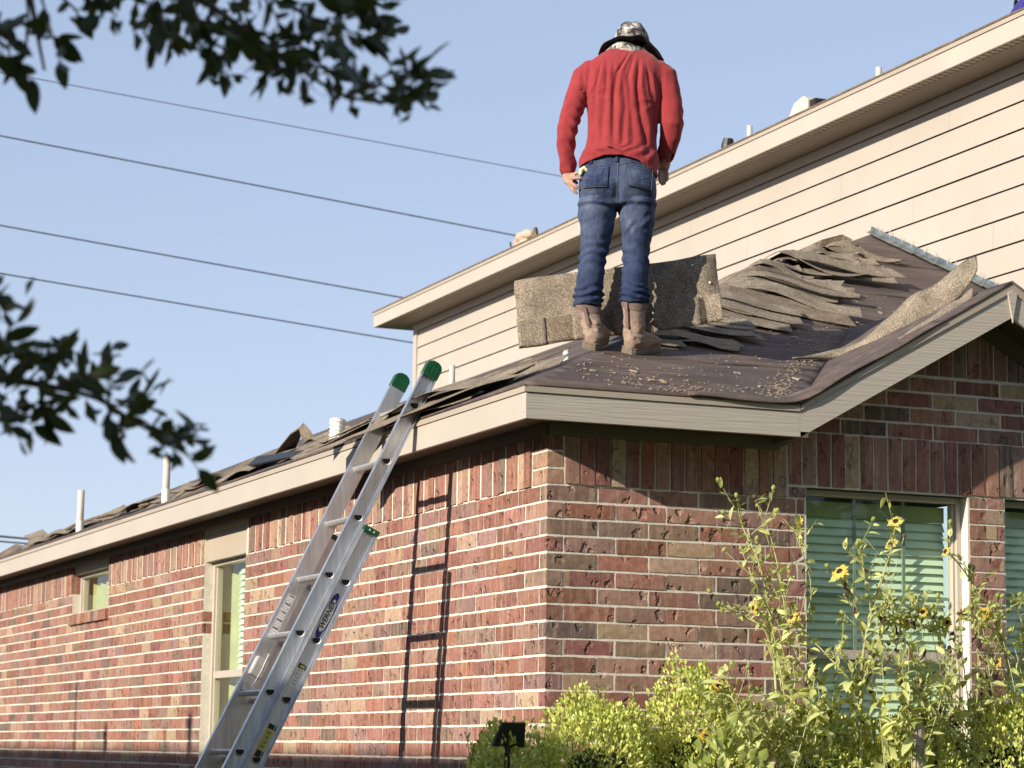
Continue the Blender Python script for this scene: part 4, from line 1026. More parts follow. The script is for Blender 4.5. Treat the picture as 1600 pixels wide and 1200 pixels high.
# ------------------------------------------------------------------ loose shingles on the roof
def zroof(x, y): return min(zA(x), zB(y))
def strip(name, rows, th, m_, m_under=None):
    "rows: list of (left point, right point) along the length -> thin curved sheet with thickness and ragged ends"
    vv = []; n = 4; m2 = len(rows)
    top = []
    for (a, b_) in rows:
        a, b_ = Vector(a), Vector(b_)
        top.append([a.lerp(b_, i/n) for i in range(n+1)])
    W = n+1
    for r_ in top: vv += r_
    f = [(k*W+i, (k+1)*W+i, (k+1)*W+i+1, k*W+i+1) for k in range(m2-1) for i in range(n)]
    me = mesh(name, vv, f, False); o = link(name, me, None, m_)
    if m_under: me.materials.append(m_under)
    s_ = o.modifiers.new('thick', 'SOLIDIFY'); s_.thickness = th; s_.offset = -1
    if m_under: s_.material_offset = 1
    return o
def shingle_on_roof(px, py, ang, length, width, h0, hump, hpos, m_, roll=0, end=.01, seedv=0):
    "stiff strip lying over the roof: starts at (px, py), runs in plan direction ang, bridging a hump; cut ends and a tab step"
    r = random.Random(seedv); d = Vector((math.cos(ang), math.sin(ang))); w_ = Vector((-d.y, d.x)); rows = []; n = 12
    sh0, sh1 = r.uniform(-.5, .5), r.uniform(-.7, .7); tw0 = r.uniform(-.012, .012); step = r.uniform(.45, .8); cut = r.uniform(.0, .35) if r.random() < .6 else 0
    flat = math.hypot(1, SL)
    for k in range(n+1):
        t = k/n; s_ = length*t; cx, cy = px+d.x*s_, py+d.y*s_
        h = h0+hump*math.exp(-((t-hpos)/.30)**2)+end*max(0, t-.6)**2*6
        wa_, wb_ = width/2, width/2*(1-(cut if t > step else 0))
        e = (sh0*(1-t)**6+sh1*t**6)*width*.5
        a = (cx-w_.x*wa_+d.x*e*-1, cy-w_.y*wa_+d.y*e*-1); b_ = (cx+w_.x*wb_+d.x*e, cy+w_.y*wb_+d.y*e)
        lift = (roll+tw0*math.sin(t*3+seedv))*width/.2
        zc = zroof(cx, cy); ga = zroof(*a); gb = zroof(*b_)
        rows.append(((a[0], a[1], ga+h), (b_[0], b_[1], gb+h+lift)))
    return strip('shingle', rows, .0035, m_, MT['shingle_dark'])
G1 = 'torn shingles heaped along the hip'
random.seed(21); k = 0
for i in range(46):                      # main heap, from the big sheet up the hip
    f = i/45; t = 1.58+1.85*f+random.uniform(-.05, .05); ang = rad(random.choice((-5, -9, -14, -20, -28, -36, 2))+random.uniform(-4, 4)); ln = random.uniform(.35, .95)
    px, py = t-random.uniform(.10, .36), t-.05+random.uniform(-.04, .12)
    big = math.exp(-((t-2.4)/.5)**2); up_l = random.random()
    if t > 3.0: ln *= .62; px += .06
    o = shingle_on_roof(px, py, ang, ln, random.uniform(.06, .145), .004+.055*up_l*big, random.uniform(.01, .05)+.05*big, random.uniform(.26, .45), MT['shingle'] if random.random() < .7 else MT['shingle_brown'], random.uniform(-.01, .06), random.uniform(0, .04), i)
    tag(o, 'torn tan shingle strip in the heap along the hip, upslope of the upright sheet', 'shingle', G1)
G2 = 'shingle pieces at the boots'
for i, (px, py, ang, ln, wd, h) in enumerate([(.84, .84, -6, .62, .10, .035), (.92, .94, -9, .58, .09, .050), (1.00, 1.02, -14, .52, .10, .060), (.80, .70, -8, .50, .11, .018), (.98, .66, -20, .30, .12, .012), (1.10, .90, -22, .42, .11, .03), (.62, .62, -10, .34, .10, .01), (1.18, 1.08, -24, .40, .11, .035)]):
    o = shingle_on_roof(px, py, rad(ang), ln, wd, h, .02, .3, MT['shingle'], .01, .01, 60+i)
    tag(o, 'flat broken shingle strip lying just right of the tan boots', 'shingle', G2)
G3 = 'short shingles right of the upright sheet'
for i, (px, py, ang, ln, wd, h) in enumerate([(1.30, 1.22, -16, .55, .16, .02), (1.38, 1.36, -22, .60, .14, .04), (1.50, 1.50, -20, .55, .15, .05), (1.35, 1.28, -12, .35, .10, .05)]):
    o = shingle_on_roof(px, py, rad(ang), ln, wd, h, .03, .3, MT['shingle'], .01, .0, 80+i)
    tag(o, 'short shingle strip poking out right of the upright shingle sheet', 'shingle', G3)
G4 = 'shingles slumped over the hip left of the boots'
for i in range(20):
    px = -.08+random.uniform(0, .40); py = random.uniform(.1, 1.9); ang = rad(90+random.uniform(-16, 30)); ln = random.uniform(.6, 1.0)
    if py < .5: px = max(px, py-.45)
    o = shingle_on_roof(px, py, ang, ln, random.uniform(.10, .22), .015+.05*random.random(), random.uniform(.01, .06), random.uniform(.3, .6), MT['shingle'] if i % 4 else MT['shingle_brown'], random.uniform(-.05, .01), .01, 120+i)
    tag(o, 'shingle strip slumped on the eave side between the ladder top and the boots', 'shingle', G4)
G5 = 'ragged shingles along the side eave'
for i in range(52):
    py = 2.1+i*.185+random.uniform(-.08, .08); px = random.uniform(-.08, .30); ang = rad(90+random.uniform(-14, 14))
    o = shingle_on_roof(px, py, ang, random.uniform(.45, .95), random.uniform(.10, .26), .006+.03*random.random(), random.uniform(.0, .05), random.random(), MT['shingle'] if i % 3 else MT['shingle_brown'], random.uniform(-.05, .01), random.uniform(0, .04), 200+i)
    tag(o, 'ragged loose shingle along the side eave beyond the ladder', 'shingle', G5)
# upright flap of shingle by the flexible duct
o = strip('shingle_flap', [((.0, 4.14, 3.36), (.12, 4.10, 3.40)), ((.0, 4.00, 3.40), (.10, 3.96, 3.44)), ((.01, 3.86, 3.45), (.08, 3.80, 3.50)), ((.03, 3.76, 3.47), (.05, 3.74, 3.505)), ((.0, 3.62, 3.40), (.05, 3.60, 3.44)), ((-.02, 3.50, 3.36), (.04, 3.48, 3.38))], .006, MT['shingle_brown'], MT['shingle_dark'])
tag(o, 'torn shingle flap standing up to a point above the side eave', 'shingle')
o = strip('felt_scrap', [((-.14, 4.22, 3.29), (-.08, 4.22, 3.345)), ((-.15, 3.9, 3.27), (-.08, 3.9, 3.325)), ((-.15, 3.6, 3.26), (-.08, 3.6, 3.31)), ((-.15, 3.30, 3.245), (-.08, 3.30, 3.285))], .01, MT['black'])
tag(o, 'black felt scrap hanging at the side eave below the shingle flap', 'felt')
o = strip('shingle_flap', [((3.15, 3.478, 4.724), (3.2, 3.459, 4.765)), ((3.3, 3.391, 4.73), (3.35, 3.397, 4.843)), ((3.45, 3.37, 4.757), (3.5, 3.406, 4.892)), ((3.5, 3.336, 4.771), (3.55, 3.364, 4.856))], .006, MT['shingle_brown'], MT['shingle_dark'])
tag(o, 'brown shingle standing up behind the top of the shingle heap', 'shingle')

# the full shingle standing behind the boots: backing sheet plus laminated tabs
sheet = empty('upright_shingle', (.62, .58, 3.59)); tag(sheet, 'full shingle sheet propped upright behind the tan boots', 'shingle')
Q = [Vector(p) for p in ((.163, .811, 3.857), (1.047, .40, 3.998), (1.062, .349, 3.668), (.177, .761, 3.518))]
def bil(s_, t): return Q[0]*(1-s_)*(1-t)+Q[1]*s_*(1-t)+Q[2]*s_*t+Q[3]*(1-s_)*t      # t: 0 top, 1 bottom
nq = ((Q[1]-Q[0]).cross(Q[3]-Q[0])).normalized()
if nq.y > 0: nq = -nq
def sheet_piece(name, s0, s1, t0, t1, lift, th, m_):
    nn = 10; vv = []
    for k in range(nn+1):
        for i in range(nn+1):
            s_ = s0+(s1-s0)*i/nn; t = t0+(t1-t0)*k/nn
            p = bil(s_, t)+nq*(lift+.016*math.sin(s_*5.2+.6)*(.4+t)+(.02*max(0, s_-.9)*10*t)+(.015*max(0, .08-s_)*12*t)+.006*math.sin(t*6+s_*9))
            if i in (0, nn) or k in (0, nn): p += Vector((random.uniform(-.003, .003), 0, random.uniform(-.005, .004)))
            vv.append(p-sheet.location)
    f = [(k*(nn+1)+i, k*(nn+1)+i+1, (k+1)*(nn+1)+i+1, (k+1)*(nn+1)+i) for k in range(nn) for i in range(nn)]
    o = link(name, mesh(name, vv, f, True), sheet, m_); s_ = o.modifiers.new('t', 'SOLIDIFY'); s_.thickness = th; s_.offset = 0; return o
sheet_piece('backing_sheet', 0, 1, 0, 1, 0, .004, MT['shingle'])
sheet_piece('shadow_band', .10, .92, .61, .985, .0032, .002, MT['shingle_brown'])
for a, b_ in ((0, .135), (.27, .43), (.47, .62), (.66, .895), (.93, 1.0)): sheet_piece('tab', a, b_, .60+random.uniform(-.01, .01), 1.005+random.uniform(-.01, .015), .0085, .005, MT['shingle'])
for s_, t in ((.07, .2), (.14, .66), (.17, .67), (.88, .12), (.955, .42)):
    MB().tube([bil(s_, t)+nq*.004-sheet.location, bil(s_, t)+nq*.010-sheet.location], .005, 8).build('nail_head', MT['pvc_white'], sheet)
# big curled shingle over the gable rake
lo = [(1.513, .47, 3.525), (1.746, .5, 3.556), (1.846, .36, 3.601), (1.95, .26, 3.655), (2.065, .18, 3.722), (2.156, .12, 3.777), (2.252, .08, 3.864), (2.311, .06, 3.977)]
up = [(1.517, .49, 3.535), (1.82, .532, 3.611), (1.909, .404, 3.673), (1.996, .316, 3.782), (2.08, .248, 3.868), (2.183, .2, 3.923), (2.285, .172, 4.02), (2.377, .164, 4.063)]
def dense(P, k=4):
    A = smooth_pts(P, k); return A
def smooth_pts(P, sub):
    A = np.array(P, float); out = []
    for i in range(len(A)-1):
        p0, p1, p2, p3 = A[max(i-1, 0)], A[i], A[i+1], A[min(i+2, len(A)-1)]
        for k in range(sub):
            t = k/sub; out.append(.5*((2*p1)+(-p0+p2)*t+(2*p0-5*p1+4*p2-p3)*t*t+(-p0+3*p1-3*p2+p3)*t**3))
    out.append(A[-1]); return [Vector(q) for q in out]
def curled(name, lo, up, m_):
    A, B = smooth_pts(lo, 4), smooth_pts(up, 4); n = 8; vv = []; W = n+1
    for k, (a, b_) in enumerate(zip(A, B)):
        for i in range(W):
            t = i/n; p = a.lerp(b_, t); bow = math.sin(t*math.pi)*.018; p = p+Vector((-bow*.6, -bow*.9, .004*math.sin(k*1.1+t*4)))
            vv.append(p)
    f = [(k*W+i, k*W+i+1, (k+1)*W+i+1, (k+1)*W+i) for k in range(len(A)-1) for i in range(n)]
    o = link(name, mesh(name, vv, f, True), None, m_); o.data.materials.append(MT['shingle_dark']); s_ = o.modifiers.new('t', 'SOLIDIFY'); s_.thickness = .006; s_.offset = 0; return o
o = curled('curled_shingle', lo, up, MT['shingle']); tag(o, 'large shingle sheet curling up along the gable rake', 'shingle')
o = curled('curled_shingle', [(1.765, -.1, 3.556), (1.876, -.12, 3.592), (2.006, -.13, 3.647), (2.11, -.12, 3.718), (2.185, -.1, 3.81)], [(1.785, -.05, 3.571), (1.89, -.07, 3.641), (2.01, -.08, 3.726), (2.118, -.07, 3.79), (2.211, -.05, 3.853)], MT['shingle'])
tag(o, 'small curled shingle overhanging the rake board below the large curl', 'shingle')
o = curled('felt_edge', [(.55, -.300, 3.186), (.85, -.308, 3.184), (1.10, -.306, 3.19), (1.35, -.304, 3.325), (1.65, -.300, 3.49), (1.90, -.297, 3.63)], [(.58, -.24, 3.216), (.86, -.22, 3.226), (1.10, -.20, 3.235), (1.33, -.21, 3.330), (1.63, -.21, 3.498), (1.88, -.22, 3.636)], MT['felt'])
tag(o, 'frayed felt edge folded over the front fascia and rake', 'felt')
# chips and granule drifts on the felt: too many to count
mb = MB(); random.seed(5)
for i in range(520):
    x = random.uniform(.1, 3.6); y = random.uniform(-.25, min(3.2, x-.1)); 
    if zB(y) < 3.2+.56*(x-1.13)+.02 and x > 1.1 and zB(y) < PZ and x < 3.4: continue
    s_ = random.uniform(.0015, .004) if random.random() < .95 else random.uniform(.005, .010); a = random.uniform(0, 6.28); e = Vector((math.cos(a), math.sin(a), SL*math.sin(a)))*s_*random.uniform(1, 2.5); g_ = Vector((-math.sin(a), math.cos(a), SL*math.cos(a)))*s_
    mb.obox((x, y, zB(y)+s_*.3+.003), e, g_, Vector((0, 0, s_*.35)))
for i in range(420):                     # granule drift in the valley and along the lower edge
    if i < 260: t = random.random()**1.6; x, y = 1.06+1.0*t+random.gauss(0, .035), -.24+1.35*t+random.gauss(.05, .04)
    else: x, y = random.uniform(.3, 1.15), -.27+abs(random.gauss(0, .10))
    if y < -.27: continue
    s_ = random.uniform(.0012, .0034); mb.obox((x, y, zB(y)+.006), Vector((s_*1.6, 0, 0)), Vector((0, s_, s_*SL)), Vector((0, 0, s_*.5)))
o = mb.build('roof_debris', simple('roof_debris', (.34, .27, .19), .9, 0, .4, 40)); tag(o, 'scattered shingle chips and granules on the brown felt', 'debris', kind='stuff')
# ------------------------------------------------------------------ plants
def leaf_mat(name, c0, c1, trans=.35, rough=.45):
    m, nt, b = nmat(name); oi = N(nt, 'ObjectInfo'); v = coords(nt, rnd=True)
    a = N(nt, 'Attribute', attribute_name='rnd')
    f = mth(nt, 'ADD', mth(nt, 'MULTIPLY', noise(nt, v, 5, 3), .6), mth(nt, 'MULTIPLY', a.outputs['Fac'], .55))
    c = ramp(nt, f, [(.25, c0), (.75, c1)]); L(nt, c, b.inputs['Base Color']); b.inputs['Roughness'].default_value = rough; b.inputs['Specular IOR Level'].default_value = .35
    tr = N(nt, 'BsdfTranslucent'); L(nt, mixc(nt, 1, c, (1.25, 1.15, .5), 'MULTIPLY'), tr.inputs[0]); mx = N(nt, 'MixShader'); mx.inputs[0].default_value = trans
    L(nt, b.outputs[0], mx.inputs[1]); L(nt, tr.outputs[0], mx.inputs[2]); L(nt, mx.outputs[0], nt.nodes['Material Output'].inputs[0]); return m
MT['oak_leaf'] = leaf_mat('oak_leaf', (.022, .038, .012), (.070, .095, .028), .2, .4)
MT['box_leaf'] = leaf_mat('boxwood_leaf', (.24, .30, .04), (.80, .84, .26), .26, .34)
MT['sun_leaf'] = leaf_mat('sunflower_leaf', (.33, .39, .10), (.76, .80, .36), .34, .5)
MT['laurel_leaf'] = leaf_mat('laurel_leaf', (.26, .33, .07), (.50, .56, .2), .4)
MT['dry_leaf'] = leaf_mat('dry_leaf', (.05, .032, .022), (.15, .10, .065), .15, .8)
MT['petal'] = leaf_mat('petal', (.66, .46, .045), (.84, .68, .16), .4, .6)
MT['petal_pale'] = leaf_mat('petal_pale', (.74, .62, .14), (.88, .82, .36), .4, .6)
MT['disc'] = simple('flower_disc', (.035, .018, .012), .9, 0, .3, 80, .8, 200)
MT['disc_dry'] = simple('dry_seed_head', (.13, .085, .055), .9, 0, .3, 80, .8, 200)
MT['stem'] = simple('green_stem', (.40, .41, .18), .7, 0, .25, 20, .3, 90); MT['stem_dry'] = simple('dry_stem', (.24, .17, .11), .8, 0, .3, 20, .4, 90)
MT['bark'] = simple('bark', (.075, .055, .042), .95, 0, .35, 12, .9, 40)
def blade(lx, wd, fold=.25, bend=.2, n=5, tip=1.6):
    "leaf along +x with a central fold"
    v = []; f = []
    for i in range(n+1):
        t = i/n; w_ = wd/2*(math.sin(math.pi*t**.8)**.8)*(1 if t < .99 else .05)+.0008; z = -bend*lx*t*t
        v += [(lx*t, -w_, z+w_*fold), (lx*t, 0, z), (lx*t, w_, z+w_*fold)]
    for i in range(n):
        a = 3*i; f += [(a, a+3, a+4, a+1), (a+1, a+4, a+5, a+2)]
    return v, f
def leaf_meshes(tag_, specs, m_):
    out = []
    for lx, wd, fo, be in specs:
        v, f = blade(lx, wd, fo, be); me = mesh(tag_, v, f, True); me.materials.append(m_)
        at_ = me.attributes.new('rnd', 'FLOAT', 'FACE'); at_.data.foreach_set('value', [random.random()]*len(f)); out.append(me)
    return out
def put_leaf(me, parent, p, d, up_, sc=1, name='leaf'):
    d = Vector(d).normalized(); up_ = Vector(up_); s_ = up_.cross(d)
    if s_.length < 1e-3: s_ = Vector((0, 1, 0)).cross(d)
    s_.normalize(); u_ = d.cross(s_)
    o = bpy.data.objects.new(name, me); COL.objects.link(o); o.parent = parent
    M_ = Matrix(((d.x, s_.x, u_.x), (d.y, s_.y, u_.y), (d.z, s_.z, u_.z))).to_4x4(); p = Vector(p)-parent.location
    o.matrix_local = Matrix.Translation(p) @ M_ @ Matrix.Scale(sc, 4); return o
def rv(s_=1): return Vector((random.gauss(0, s_), random.gauss(0, s_), random.gauss(0, s_)))
def leaf_cloud(name, pts, dirs, sizes, m_, parent, wd=.5, seed_=0):
    "many small folded leaves in one mesh (points and directions as arrays)"
    rng = np.random.default_rng(seed_); n = len(pts); d = dirs/np.linalg.norm(dirs, axis=1)[:, None]
    r_ = rng.normal(size=(n, 3)); s_ = np.cross(d, r_); s_ /= np.linalg.norm(s_, axis=1)[:, None]; u_ = np.cross(s_, d); L_ = sizes[:, None]
    a = pts; b_ = pts+d*L_*.55+s_*L_*wd*.5+u_*L_*.12; c_ = pts+d*L_; e = pts+d*L_*.55-s_*L_*wd*.5+u_*L_*.12; m0 = pts+d*L_*.5
    V = np.stack([a, b_, c_, e, m0], 1).reshape(-1, 3); k = np.arange(n)*5
    F = np.concatenate([np.stack([k, k+4, k+2, k+1], 1), np.stack([k, k+3, k+2, k+4], 1)])
    me = bpy.data.meshes.new(name); me.vertices.add(len(V)); me.vertices.foreach_set('co', V.ravel())
    me.loops.add(F.size); me.loops.foreach_set('vertex_index', F.ravel().astype(np.int32)); me.polygons.add(len(F)); me.polygons.foreach_set('loop_start', np.arange(len(F), dtype=np.int32)*4)
    me.update(calc_edges=True); at_ = me.attributes.new('rnd', 'FLOAT', 'FACE'); q = rng.random(n); at_.data.foreach_set('value', np.concatenate([q, q]).astype(np.float32))
    return link(name, me, parent, m_)

# --- clipped boxwood hedge under the front wall
random.seed(3)
def bush(x, y, rx, ry, top, n, seed_, label, m_='box_leaf', size=(.017, .030), shoot=.5, name='boxwood_bush', cat='bush', group='boxwood hedge'):
    rng = np.random.default_rng(seed_); root = empty(name, (x, y, 0)); tag(root, label, cat, group)
    top += .055; cz = top*.52; rz = top-cz
    u = rng.normal(size=(n, 3)); u /= np.linalg.norm(u, axis=1)[:, None]; u = u[u[:, 2] > -.35]; n2 = len(u)
    lump = np.array([mnoise.noise(Vector(q*2.3+seed_)) + .6*mnoise.noise(Vector(q*5.1+seed_)) for q in u])
    rr = (1+.17*lump)*(1.04-.20*rng.random(n2)**2.2); sq = (np.abs(u)**2.6).sum(1)**(-1/2.6)
    P = u*np.array([rx, ry, rz])*(rr*sq*.92)[:, None]+np.array([0, 0, cz])
    # upright young shoots on top
    D = u*np.array([.8, .8, .9])+np.array([0, 0, .55])+rng.normal(size=(n2, 3))*.55
    S = rng.uniform(size[0], size[1], n2)
    leaf_cloud('foliage', P, D, S, MT[m_], root, .55, seed_)['kind'] = 'stuff'
    ns = int(70*shoot*rx/.35); pts = []; ds = []; ss = []; tw_ = MB()
    for i in range(ns):
        a, q = rng.uniform(0, 6.28), rng.uniform(0, .9)**.5; bx_, by_ = rx*q*math.cos(a), ry*q*math.sin(a)
        zt_ = cz+rz*.92*max(0, 1-q**3.2)**(1/2.4); h = rng.uniform(.04, .13); lean = rng.normal(size=2)*.25
        tw_.tube([(bx_, by_, zt_-.05), (bx_+lean[0]*h, by_+lean[1]*h, zt_+h)], .0016, 4)
        for j in range(int(h/.011)+3):
            t = j/(h/.011+3); pts.append((bx_+lean[0]*h*t, by_+lean[1]*h*t, zt_+h*t)); ds.append((rng.normal()*.8+lean[0], rng.normal()*.8+lean[1], .7+t*.6)); ss.append(rng.uniform(size[0], size[1]))
    if pts:
        leaf_cloud('shoots', np.array(pts), np.array(ds), np.array(ss), MT[m_], root, .5, seed_+9)['kind'] = 'stuff'; tw_.build('twigs', MT['bark'], root)['kind'] = 'stuff'
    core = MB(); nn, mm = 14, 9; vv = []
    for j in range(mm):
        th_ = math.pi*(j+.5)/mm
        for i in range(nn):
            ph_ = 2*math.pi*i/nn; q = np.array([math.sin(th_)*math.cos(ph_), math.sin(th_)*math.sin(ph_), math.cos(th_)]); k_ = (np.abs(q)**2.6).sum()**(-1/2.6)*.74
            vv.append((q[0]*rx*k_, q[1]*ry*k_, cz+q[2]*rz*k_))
    core.add(vv, [(j*nn+i, (j+1)*nn+i, (j+1)*nn+(i+1) % nn, j*nn+(i+1) % nn) for j in range(mm-1) for i in range(nn)]); core.build('shade_core', simple('bush_inner_shade', (.018, .022, .010), .95), root)  # dark hull standing for the shaded interior, blocks see-through; no branches modelled
    MB().tube([(0, 0, 0), (.02, .01, cz*.5), (0, 0, cz)], [.035, .028, .02], 7).build('trunk', MT['bark'], root)
bush(-.47, -.72, .26, .30, 1.64, 15300, 1, 'leftmost boxwood bush, at the brick corner behind the black panel')
bush(-.08, -.74, .30, .34, 1.80, 18700, 2, 'boxwood bush second from the left, right of the brick corner')
bush(.42, -.66, .34, .34, 1.86, 21250, 3, 'tallest boxwood bush left of the sunflowers, third from the left')
bush(.95, -.62, .38, .36, 1.76, 18700, 4, 'boxwood bush in the middle of the hedge behind the sunflower stems')
bush(1.46, -.64, .36, .36, 1.76, 17000, 5, 'boxwood bush under the wide front window')
bush(1.96, -.68, .38, .36, 1.84, 18700, 6, 'rightmost boxwood bush below the brick pier')
bush(.30, -1.18, .22, .18, 1.62, 260, 8, 'broad-leaved pale shrub at the bottom edge in front of the hedge', 'laurel_leaf', (.05, .085), .25, 'broadleaf_shrub', 'shrub', None)

# --- sunflowers
STEMS = {'a': [[(0.791, -0.68, 1.766), (0.81, -0.59, 2.151), (0.724, -0.65, 2.408), (0.685, -0.56, 2.587), (0.625, -0.62, 2.71)], [(0.878, -0.62, 2.07), (0.814, -0.68, 2.313), (0.804, -0.59, 2.554), (0.697, -0.65, 2.708)], [(0.92, -0.56, 1.962), (0.992, -0.62, 2.295), (0.903, -0.68, 2.51), (0.95, -0.59, 2.608)], [(0.838, -0.65, 1.821), (0.841, -0.56, 2.071), (0.746, -0.62, 2.162), (0.677, -0.68, 2.226)], [(0.84, -0.59, 1.932), (0.746, -0.65, 2.133), (0.654, -0.56, 2.208), (0.536, -0.62, 2.24)], [(0.869, -0.68, 1.876), (0.951, -0.59, 2.045), (0.899, -0.65, 2.185)], [(0.793, -0.62, 2.205), (0.668, -0.68, 2.362), (0.663, -0.59, 2.484)]], 'b': [[(1.091, -0.86, 1.474), (1.147, -0.77, 1.88), (1.136, -0.83, 2.097), (1.235, -0.74, 2.27), (1.285, -0.8, 2.491), (1.275, -0.86, 2.611)], [(1.133, -0.8, 1.839), (1.01, -0.86, 1.952), (0.888, -0.77, 2.114), (0.78, -0.83, 2.181)], [(1.189, -0.74, 2.088), (1.092, -0.8, 2.289), (0.995, -0.86, 2.383)], [(1.168, -0.83, 2.208), (1.179, -0.74, 2.42), (1.116, -0.8, 2.511)], [(1.217, -0.77, 2.254), (1.257, -0.83, 2.178), (1.474, -0.74, 2.172), (1.592, -0.8, 2.14)], [(1.094, -0.86, 1.824), (1.235, -0.77, 2.102), (1.226, -0.83, 2.21), (1.322, -0.74, 2.524)], [(1.259, -0.8, 2.143), (1.265, -0.86, 2.196), (1.374, -0.77, 2.19)], [(1.392, -0.74, 2.178), (1.42, -0.8, 2.195), (1.406, -0.86, 2.226)], [(1.417, -0.83, 2.166), (1.545, -0.74, 2.155), (1.566, -0.8, 2.189)], [(1.157, -0.77, 1.935), (1.288, -0.83, 2.074), (1.361, -0.74, 2.218)]], 'c': [[(1.944, -0.76, 1.478), (1.964, -0.67, 2.014), (1.86, -0.73, 2.207), (1.755, -0.64, 2.436), (1.628, -0.7, 2.507)], [(1.896, -0.7, 2.167), (1.757, -0.76, 2.188), (1.733, -0.67, 2.234)], [(1.974, -0.64, 2.043), (1.896, -0.7, 2.167), (1.791, -0.76, 2.238)], [(1.954, -0.73, 1.842), (2.071, -0.64, 2.132), (1.983, -0.7, 2.298), (1.915, -0.76, 2.25)], [(1.973, -0.67, 1.957), (1.809, -0.73, 2.121), (1.804, -0.64, 2.323), (1.75, -0.7, 2.446)], [(1.932, -0.76, 1.729), (2.065, -0.67, 1.988), (2.046, -0.73, 2.242)]], 'd': [[(0.506, -1.01, 1.473), (0.524, -0.92, 1.654), (0.433, -0.98, 1.809), (0.397, -0.89, 1.888)], [(0.523, -0.95, 1.576), (0.388, -1.01, 1.626), (0.323, -0.92, 1.677)], [(0.564, -0.89, 1.602), (0.628, -0.95, 1.761), (0.641, -1.01, 1.918)], [(0.498, -0.98, 1.628), (0.391, -0.89, 1.783), (0.257, -0.95, 1.91)]], 'e': [[(1.423, -0.96, 1.478), (1.457, -0.87, 1.694), (1.351, -0.93, 1.855), (1.281, -0.84, 1.964)], [(1.438, -0.9, 1.694), (1.46, -0.96, 1.884), (1.504, -0.87, 2.079)], [(1.407, -0.84, 1.858), (1.325, -0.9, 2.046), (1.241, -0.96, 2.096)]]}
sun_leaves = leaf_meshes('leaf', [(.070, .024, .3, .25), (.085, .032, .25, .35), (.050, .016, .3, .2), (.075, .036, .2, .5), (.042, .012, .3, .1), (.060, .018, .4, .4)], MT['sun_leaf'])
dry_leaves = leaf_meshes('leaf', [(.06, .02, .9, .5), (.045, .016, 1.0, .6)], MT['dry_leaf'])
def flower(root, p, face, r=.038, petals=15, dry=False, bud=False, pm='petal'):
    face = Vector(face).normalized(); a = face.cross(Vector((0, 0, 1))).normalized(); b_ = a.cross(face); p = Vector(p)-root.location
    if bud:
        mb = MB().tube([p-face*.010, p, p+face*.010, p+face*.016], [.004, .010, .009, .003], 9)
        o = mb.build('bud', MT['sun_leaf'] if not dry else MT['disc_dry'], root, True); return o
    mb = MB(); rd = r*.34
    for k in range(petals):
        t = 2*math.pi*k/petals+random.uniform(-.12, .12); d = a*math.cos(t)+b_*math.sin(t); s_ = face.cross(d); L_ = r*random.uniform(.72, 1.15); bend = random.uniform(-.4, 1.1)
        P = []
        for q, w_ in ((0, .12), (.35, .20), (.7, .17), (1, .02)):
            c_ = p+d*(rd*.8+(L_-rd*.8)*q)+face*(-.25*bend*L_*q*q+.002*(k % 2)); P += [c_-s_*w_*r, c_+face*.0018, c_+s_*w_*r]
        mb.add(P, [f_ for i in range(3) for f_ in ((3*i, 3*i+3, 3*i+4, 3*i+1), (3*i+1, 3*i+4, 3*i+5, 3*i+2))])
    if not dry:
        o = mb.build('flower', MT[pm], root, True)
    dm = MB().tube([p-face*.008, p+face*.002, p+face*.007, p+face*.009], [rd*.7, rd, rd*.8, rd*.2], 14)
    if dry: return dm.build('seed_head', MT['disc_dry'], root, True)
    dm.build('disc', MT['disc'], o, True); return o
PLA = {'a': ('sunflower plant climbing left of the wide window, several buds on top', [(1, 'dry'), (0, 'bud'), (2, 'side'), (3, 'side'), (4, 'bud'), (5, 'side'), (6, 'bud')]),
       'b': ('tallest branching sunflower plant in front of the wide window', [(0, 'up'), (1, 'side'), (2, 'pale'), (3, 'bud'), (4, 'dry'), (5, 'up'), (6, 'cam'), (7, 'cam'), (8, 'cam'), (9, 'bud')]),
       'c': ('sunflower plant at the right edge before the brick pier', [(0, 'side'), (1, 'cam'), (2, 'cam'), (3, 'bud'), (4, 'bud'), (5, 'side')]),
       'd': ('low sunflower plant at the bottom, left of the others', [(0, 'cam'), (1, 'cam'), (2, 'bud'), (3, 'bud')]),
       'e': ('short sunflower plant with dry heads below the wide window', [(0, 'dry'), (1, 'dry'), (2, 'dry')])}
def filler(x, y, zt_, n, seed_):
    r = random.Random(seed_); out = []
    for i in range(n):
        a = (x+r.uniform(-.12, .12), y+r.uniform(-.06, .06)); h = zt_*r.uniform(.86, 1.04); dx = r.uniform(-.26, .26)
        out.append([(a[0], a[1], 1.2), (a[0]+dx*.3, a[1]-.02, 1.2+(h-1.2)*.4), (a[0]+dx*.7, a[1]-.03, 1.2+(h-1.2)*.75), (a[0]+dx, a[1]+r.uniform(-.05, .05), h)])
    return out
STEMS['f'] = filler(.94, -.78, 2.18, 11, 1); STEMS['g'] = filler(1.28, -.9, 2.16, 13, 2); STEMS['h'] = filler(1.62, -.76, 2.24, 11, 3); STEMS['i'] = filler(.66, -.86, 1.86, 7, 4); STEMS['j'] = filler(1.95, -.74, 2.25, 8, 5)
PLA['f'] = ('leafy sunflower plant crowding the left jamb of the wide window', [(0, 'bud'), (1, 'dry'), (3, 'bud'), (5, 'dry')]); PLA['g'] = ('bushy low sunflower plant at the foot of the tallest one', [(0, 'dry'), (2, 'bud'), (4, 'dry'), (6, 'dry')])
